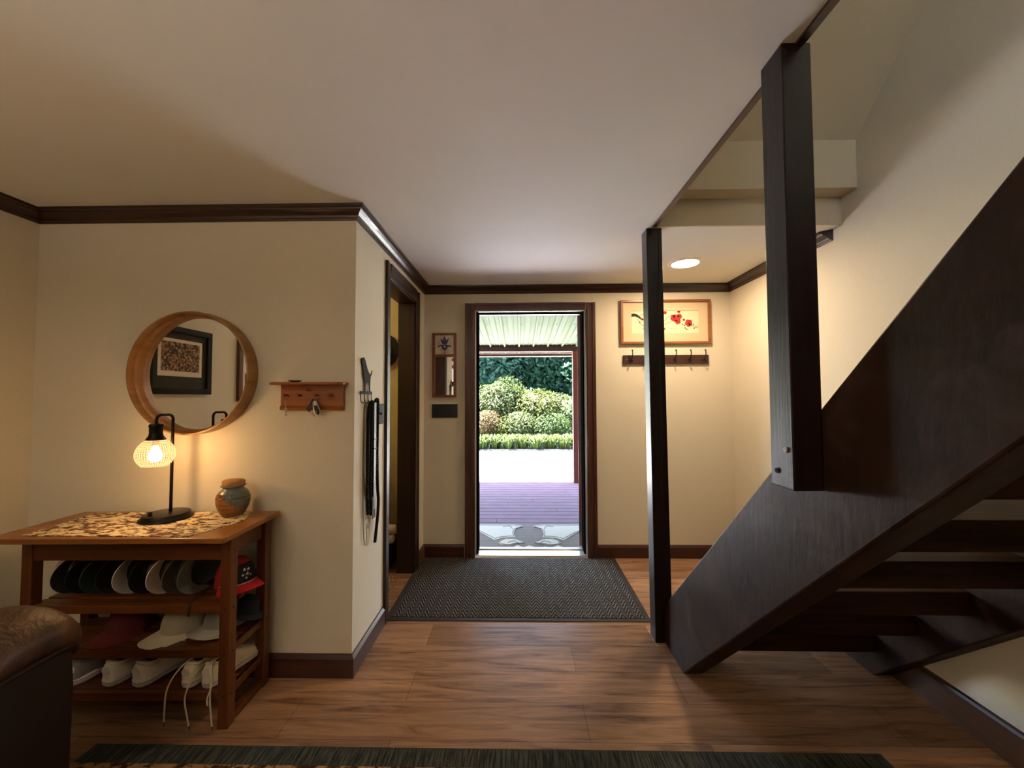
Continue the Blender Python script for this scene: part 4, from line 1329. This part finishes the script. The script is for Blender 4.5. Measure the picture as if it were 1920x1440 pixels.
# ---- caps
def cap(label, loc, rot, c_crown, c_brim=None, cat='cap', group=None, patch=None, brim_len=.072, rr=.084, h=.105, under=None):
    t = thing('baseball_cap', label, 'cap', loc, 0, group)
    t.rotation_euler = rot
    mc = plain('cap_cloth', c_crown, .9, var=.1, scale=150, bump=.2)
    mb_ = plain('brim_cloth', c_brim or c_crown, .9, var=.08, scale=150, bump=.2)
    rings = []
    for k in range(10):
        a = (pi / 2) * k / 9
        r = rr * cos(a) ** .62 if k < 9 else .002
        z = h * sin(a)
        rings.append([(r * cos(q) * .93, r * sin(q) * 1.08, z) for q in [2 * pi * j / 32 for j in range(32)]])
    rings2 = [[(x * .955, y * .955, z * .96 - .001) for x, y, z in r] for r in rings][::-1]
    b = MB(); b.loft(rings2 + rings, cap=False)
    b.build('crown', mc, t, smooth=True)
    MB().ball((0, 0, h + .001), .008, .008, .004, 10, 4).build('button', mb_, t, smooth=True)
    V = []; n = 14; m_ = 6
    for s_ in (0, .0032):
        for j in range(m_ + 1):
            f_ = j / m_
            for i in range(n + 1):
                a = pi + pi * i / n
                a2 = pi + rad(8) + (pi - rad(16)) * i / n
                ix, iy = rr * .93 * cos(a2), rr * 1.04 * sin(a2)
                ox, oy = rr * 1.02 * cos(a), rr * 1.08 * sin(a2) * .55 - (brim_len + rr * .45) * abs(sin(a)) ** .55 * 1.0
                x = ix + (ox - ix) * f_; y = iy + (oy - iy) * f_
                V.append((x, y, .004 + s_ - .20 * x * x / .085 * (.4 + .6 * f_) - .012 * f_))
    F = []
    N = (m_ + 1) * (n + 1)
    for j in range(m_):
        for i in range(n):
            a = j * (n + 1) + i
            F += [(a, a + 1, a + n + 2, a + n + 1), (N + a, N + a + n + 1, N + a + n + 2, N + a + 1)]
    for i in range(n):
        a = m_ * (n + 1) + i
        F.append((a, a + 1, N + a + 1, N + a))
    b = MB(); b.add(V, F)
    b.build('brim', mb_, t, smooth=True)
    return t
Rn = lambda q=0: (rad(q), rad(-90), 0)
ZR = SH[0] + .0035
row = [(-1.915, srgb(206, 200, 188), srgb(60, 58, 56), 'white and black patterned cap at the left end of the nested row'),
       (-1.855, srgb(24, 24, 30), srgb(26, 27, 32), 'black cap second from the left in the nested row'),
       (-1.795, srgb(30, 44, 38), srgb(44, 60, 50), 'dark green cap in the nested row between two black ones'),
       (-1.730, srgb(24, 22, 26), srgb(22, 22, 26), 'black cap between the dark green cap and the white brim'),
       (-1.660, srgb(24, 24, 30), srgb(224, 214, 202), 'cap with off-white brim, left of the two pale ones in the nested row'),
       (-1.592, srgb(22, 22, 28), srgb(20, 20, 24), 'black cap between the two pale-brimmed caps'),
       (-1.520, srgb(90, 84, 76), srgb(236, 220, 202), 'cap with pale cream brim, right of the two pale ones in the nested row'),
       (-1.455, srgb(104, 92, 78), srgb(98, 88, 76), 'taupe cap in the nested row just right of the cream brim'),
       (-1.392, srgb(84, 86, 78), srgb(98, 100, 92), 'grey-green cap at the right end of the nested row beside the red one')]
for x, cc, cb, lab in row:
    cap(lab, (x, 1.712, ZR + .0905), Rn(0), cc, cb, group='caps nested in a row on the top shelf', rr=.083, h=.115)
rc_ = cap('red cap with black front panel and white star marks on the top shelf', (-1.268, 1.722, ZR + .012), (rad(-6), 0, rad(62)), srgb(150, 22, 22), srgb(196, 26, 26), rr=.080, h=.11, brim_len=.062)
b = MB()
ringsP = []
for z, sc in ((.012, 1.02), (.04, 1.0), (.07, .90), (.088, .78)):
    ringsP.append((z, sc))
V = []
for z, sc in ringsP:
    for k in range(9):
        a = -pi / 2 + rad(-55 + 110 * k / 8)
        r = .080 * cos(math.asin(min(.99, z / .11))) ** .62 + .002
        V.append((r * cos(a) * .93, r * sin(a) * 1.08, z))
F = [(j * 9 + i, j * 9 + i + 1, j * 9 + i + 10, j * 9 + i + 9) for j in range(3) for i in range(8)]
b.add(V, F)
bp = b.build('front_panel', plain('panel_black', srgb(20, 18, 22), .85), rc_, smooth=True)
M_star = plain('star_white', srgb(210, 205, 200), .8)
b = MB()
def star(b, a, z, r):
    rr_ = .080 * cos(math.asin(min(.99, z / .11))) ** .62 + .0035
    c0 = Vector((rr_ * cos(a) * .93, rr_ * sin(a) * 1.08, z)); tx = Vector((-sin(a), cos(a), 0)); tz = Vector((0, 0, 1)); nn_ = Vector((cos(a), sin(a), 0))
    P = []
    for k in range(10):
        q = r if k % 2 == 0 else r * .42
        P.append(c0 + tx * q * sin(2 * pi * k / 10) + tz * q * cos(2 * pi * k / 10))
    b.add(P + [p_ + nn_ * .0008 for p_ in P], [tuple(range(10))[::-1], tuple(range(10, 20))] + [(i, (i + 1) % 10, 10 + (i + 1) % 10, 10 + i) for i in range(10)])
for a, z, r in ((-pi / 2 + .22, .062, .009), (-pi / 2 - .02, .064, .008), (-pi / 2 + .1, .046, .009), (-pi / 2 - .14, .044, .007), (-pi / 2 + .28, .038, .006), (-pi / 2 + .02, .030, .006)):
    star(b, a, z, r)
b.build('star_marks', M_star, bp)
b = MB()
b.tube([(.078 * .93 * cos(a), .0855 * sin(a) - .001, .010) for a in [pi + rad(10) + rad(160) * k / 16 for k in range(17)]], .0022, 6)
b.build('white_piping', M_star, rc_)
ZR2 = SH[1] + .0035
cap('off-white cap with its brim toward the room in the middle of the second shelf', (-1.468, 1.700, ZR2 + .012), (rad(0), 0, rad(-30)), srgb(168, 156, 134), srgb(214, 200, 172), rr=.082, h=.105)
cap('grey ribbed trucker cap on the second shelf behind the front table leg', (-1.300, 1.708, ZR2 + .020), (rad(-8), 0, rad(-28)), srgb(120, 116, 106), srgb(150, 146, 134), rr=.076, h=.10, brim_len=.06)
cap('maroon cap at the left of the second shelf beside the recliner', (-1.715, 1.705, ZR2 + .012), (0, 0, rad(-12)), srgb(86, 24, 20), srgb(98, 28, 22), rr=.082, h=.10)
cap('navy cap overhanging the right end of the second shelf', (-1.236, 1.742, ZR2 + .058), (rad(8), rad(14), rad(70)), srgb(24, 28, 44), srgb(26, 30, 46), rr=.056, h=.06, brim_len=.035)
# strap hanging over the rail
t = MB()
t.tube(smoothpath([(-1.36, 1.66, .492), (-1.345, 1.60, .493), (-1.335, 1.562, .4905), (-1.333, 1.5525, .482), (-1.332, 1.551, .455), (-1.331, 1.552, .445)], 5), .0045, 8)
o = t.build('leather_strap', M_lea, smooth=True)
tag(o, 'brown leather strap hanging over the front rail of the top shelf', 'strap')

# ---- closet contents behind the side doorway
ct_ = thing('felt_hat', 'round dark felt hat hanging on the closet wall seen through the side doorway', 'hat', (-1.150, YB, 1.715))
M_felt = plain('felt_dark', srgb(38, 34, 30), .95, bump=.2)
M_felt2 = plain('felt_grey', srgb(96, 92, 84), .95, bump=.2)
MB().lathe([(.085, -.05), (.128, -.048), (.148, -.040), (.150, -.036), (.128, -.042), (.085, -.044)], seg=40, axis='y', cap=False).build('brim', M_felt, ct_, smooth=True)
MB().lathe([(.088, -.048), (.080, -.10), (.068, -.125), (.04, -.13), (.001, -.124)], seg=32, axis='y', cap=False).build('crown', M_felt2, ct_, smooth=True)
MB().lathe([(.006, 0), (.006, -.075)], c=(0, 0, .06), seg=8, axis='y').build('wall_peg', M_peg, ct_)
cb = thing('storage_box', 'black storage box on the closet floor behind the side doorway', 'box', (-1.20, 3.05, 0))
MB().box(-.22, .20, -.13, .15, .001, .17).build('body', M_strip, cb, bevel=.01)
MB().box(-.226, .206, -.136, .156, .171, .19).build('lid', plain('box_lid', srgb(24, 24, 28), .5), cb, bevel=.006)
for i, z in enumerate((.226, .298)):
    q = thing('rolled_towel', 'white rolled towel %s on the black closet box' % ('lying directly' if i == 0 else 'on top of the other roll'), 'towel', (-1.19, 3.01, z))
    MB().lathe([(.001, -.2), (.026, -.2), (.035, -.19), (.036, 0), (.035, .20 + .02 * i), (.026, .21 + .02 * i), (.001, .21 + .02 * i)], seg=20, axis='x').build('roll', plain('towel_white', srgb(222, 208, 190), .95, bump=.4, scale=200), q, smooth=True)
bag = thing('leather_bag', 'brown leather bag sagging on the white towels in the closet', 'bag', (-1.24, 3.03, .336))
MB().loft([[(hw * cos(a), .08 * q * sin(a), z) for a in [2 * pi * k / 24 for k in range(24)]] for z, hw, q in ((0, .10, .6), (.02, .19, 1), (.12, .225, 1), (.25, .21, .9), (.38, .16, .7), (.47, .10, .5), (.50, .03, .2))]).build('body', plain('bag_brown', srgb(86, 52, 32), .55, var=.25, scale=14, bump=.4), bag, smooth=True)
MB().tube(smoothpath([(-.10, 0, .44), (-.06, .02, .60), (0, .03, .66), (.06, .02, .60), (.10, 0, .44)], 5), .008, 8).build('handle', M_lea, bag, smooth=True)
m = NT('scroll_mat')
nn = m.noise(m.mapping(), 26, 3, .5, 2.5)
m.base(m.ramp(nn, [(.44, srgb(150, 110, 76)), (.48, srgb(70, 46, 32)), (.52, srgb(70, 46, 32)), (.56, srgb(170, 140, 104))])); m.set(Roughness=.9)
o = MB().box(-1.55, -.885, 2.46, 2.86, .0005, .007).build('closet_mat', m.m)
tag(o, 'small tan scroll-patterned mat in the side doorway', 'mat')

# ---- pictures on the left wall, seen in the round mirror
def wall_picture(label, y0, y1, z0, z1, fw, fmat, mmat, papers):
    yc = (y0 + y1) / 2
    t = thing('framed_picture', label, 'picture', (XL, yc, z0))
    h = z1 - z0; w_ = (y1 - y0) / 2
    b = MB()
    b.box(.001, .028, -w_, w_, 0, fw); b.box(.001, .028, -w_, w_, h - fw, h)
    b.box(.001, .028, -w_, -w_ + fw, fw, h - fw); b.box(.001, .028, w_ - fw, w_, fw, h - fw)
    b.build('frame', fmat, t, bevel=.003)
    MB().box(.001, .012, -w_ + fw, w_ - fw, fw, h - fw).build('mat', mmat, t)
    for (a0, a1, c0, c1, pm, im, bd) in papers:
        p_ = MB().box(.012, .0135, a0 - yc, a1 - yc, c0 - z0, c1 - z0).build('paper', pm, t)
        MB().box(.0135, .0140, a0 - yc + bd, a1 - yc - bd, c0 - z0 + bd * 1.6, c1 - z0 - bd).build('print', im, p_)
def crowd(name, cs, scale):
    m = NT(name)
    v = m.n('ShaderNodeTexVoronoi'); v.inputs['Scale'].default_value = scale
    m.l(m.mapping(), v.inputs['Vector'])
    sp1 = m.n('ShaderNodeSeparateColor'); m.l(v.outputs['Color'], sp1.inputs[0])
    m.base(m.mix(m.ramp(v.outputs['Distance'], [(.3, WHT), (.7, BLK)]), srgb(40, 28, 20), m.ramp(sp1.outputs[0], cs)))
    m.set(Roughness=.7)
    return m.m
PW = plain('paper_white', srgb(226, 214, 196), .8, var=.01)
wall_picture('large black-framed crowd print on olive mat on the left wall, reflected in the round mirror', .757, 1.275, 1.350, 1.822, .042,
             plain('frame_black', srgb(16, 13, 12), .6, spec=.2), plain('mat_olive', srgb(52, 50, 34), .85, scale=200),
             [(.838, 1.19, 1.475, 1.735, PW, crowd('crowd_print', [(0, srgb(196, 150, 90)), (.4, srgb(150, 76, 46)), (.7, srgb(210, 176, 120)), (1, srgb(96, 70, 50))], 70), .022)])
wall_picture('tall brown-framed pair of colour prints on the left wall, reflected at the mirror edge', .02, .466, 1.300, 1.845, .045,
             wood('picture_frame_brown', srgb(70, 40, 22), srgb(110, 68, 40), 'z'), PW,
             [(.08, .40, 1.60, 1.78, PW, crowd('colour_print', [(0, srgb(150, 60, 60)), (.5, srgb(90, 100, 60)), (1, srgb(190, 140, 120))], 45), .02),
              (.08, .40, 1.37, 1.56, PW, crowd('colour_print_dark', [(0, srgb(120, 40, 40)), (.5, srgb(40, 60, 40)), (1, srgb(170, 150, 120))], 45), .02)])

# ---- window and torchiere added unseen behind the viewer for fill; closet bulb
w1_ = bpy.data.objects.new('fill_window_1', None); C.objects.link(w1_); w1_['kind'] = 'structure'  # made-up window, added out of view to brighten the room
wx0, wx1, wz0, wz1 = -2.05, -.55, .95, 2.02
b = MB()
for x0, x1, z0, z1 in ((wx0 - .08, wx0, wz0 - .08, wz1 + .08), (wx1, wx1 + .08, wz0 - .08, wz1 + .08), (wx0, wx1, wz1, wz1 + .08), (wx0, wx1, wz0 - .08, wz0), ((wx0 + wx1) / 2 - .02, (wx0 + wx1) / 2 + .02, wz0, wz1)):
    b.box(x0, x1, YR + .001, YR + .025, z0, z1)
b.build('fill_window_frame', M_trim_z, w1_, bevel=.002)
m = NT('fill_glow_pane'); m.base((.8, .85, .9, 1)); m.b.inputs['Emission Color'].default_value = (.95, .97, 1, 1); m.b.inputs['Emission Strength'].default_value = .12  # pane glows by itself as added fill light
MB().box(wx0, wx1, YR + .002, YR + .006, wz0, wz1).build('fill_window_pane', m.m, w1_)
tor = thing('fill_torchiere', 'tall black uplight floor lamp added unseen behind the viewpoint as fill', 'lamp', (-1.35, -1.0, 0))  # unseen lamp added to lift the ceiling and walls
MB().lathe([(.001, 0), (.14, 0), (.14, .015), (.03, .025), (.001, .025)], seg=32).build('base', M_blk, tor, smooth=True)
MB().tube([(0, 0, .02), (0, 0, 1.50)], .011, 10).build('pole', M_blk, tor, smooth=True)
MB().lathe([(.02, 1.50), (.10, 1.56), (.16, 1.62), (.157, 1.622), (.09, 1.572), (.018, 1.512)], seg=36, cap=False).build('bowl_shade', M_blk, tor, smooth=True)
up = light('uplight', 'AREA', (0, 0, 1.60), 24, (1, .81, .62), .2, rot=(pi, 0, 0), shape='DISK'); up.parent = tor  # added fill, aimed up at the ceiling
cl = thing('closet_bulb', 'bare warm bulb on the closet ceiling', 'lamp', (-1.55, 2.45, ZC))
MB().lathe([(.03, 0), (.03, -.03), (.012, -.04)], seg=20).build('holder', M_strip, cl)
mc_ = NT('closet_bulb_glow'); mc_.base((1, .9, .7, 1)); mc_.b.inputs['Emission Color'].default_value = (1, .78, .46, 1); mc_.b.inputs['Emission Strength'].default_value = 20
MB().ball((0, 0, -.075), .03, .03, .038).build('bulb', mc_.m, cl, smooth=True)
c2 = light('closet_light', 'POINT', (0, 0, -.13), 3.0, (1, .78, .46), .03); c2.parent = cl
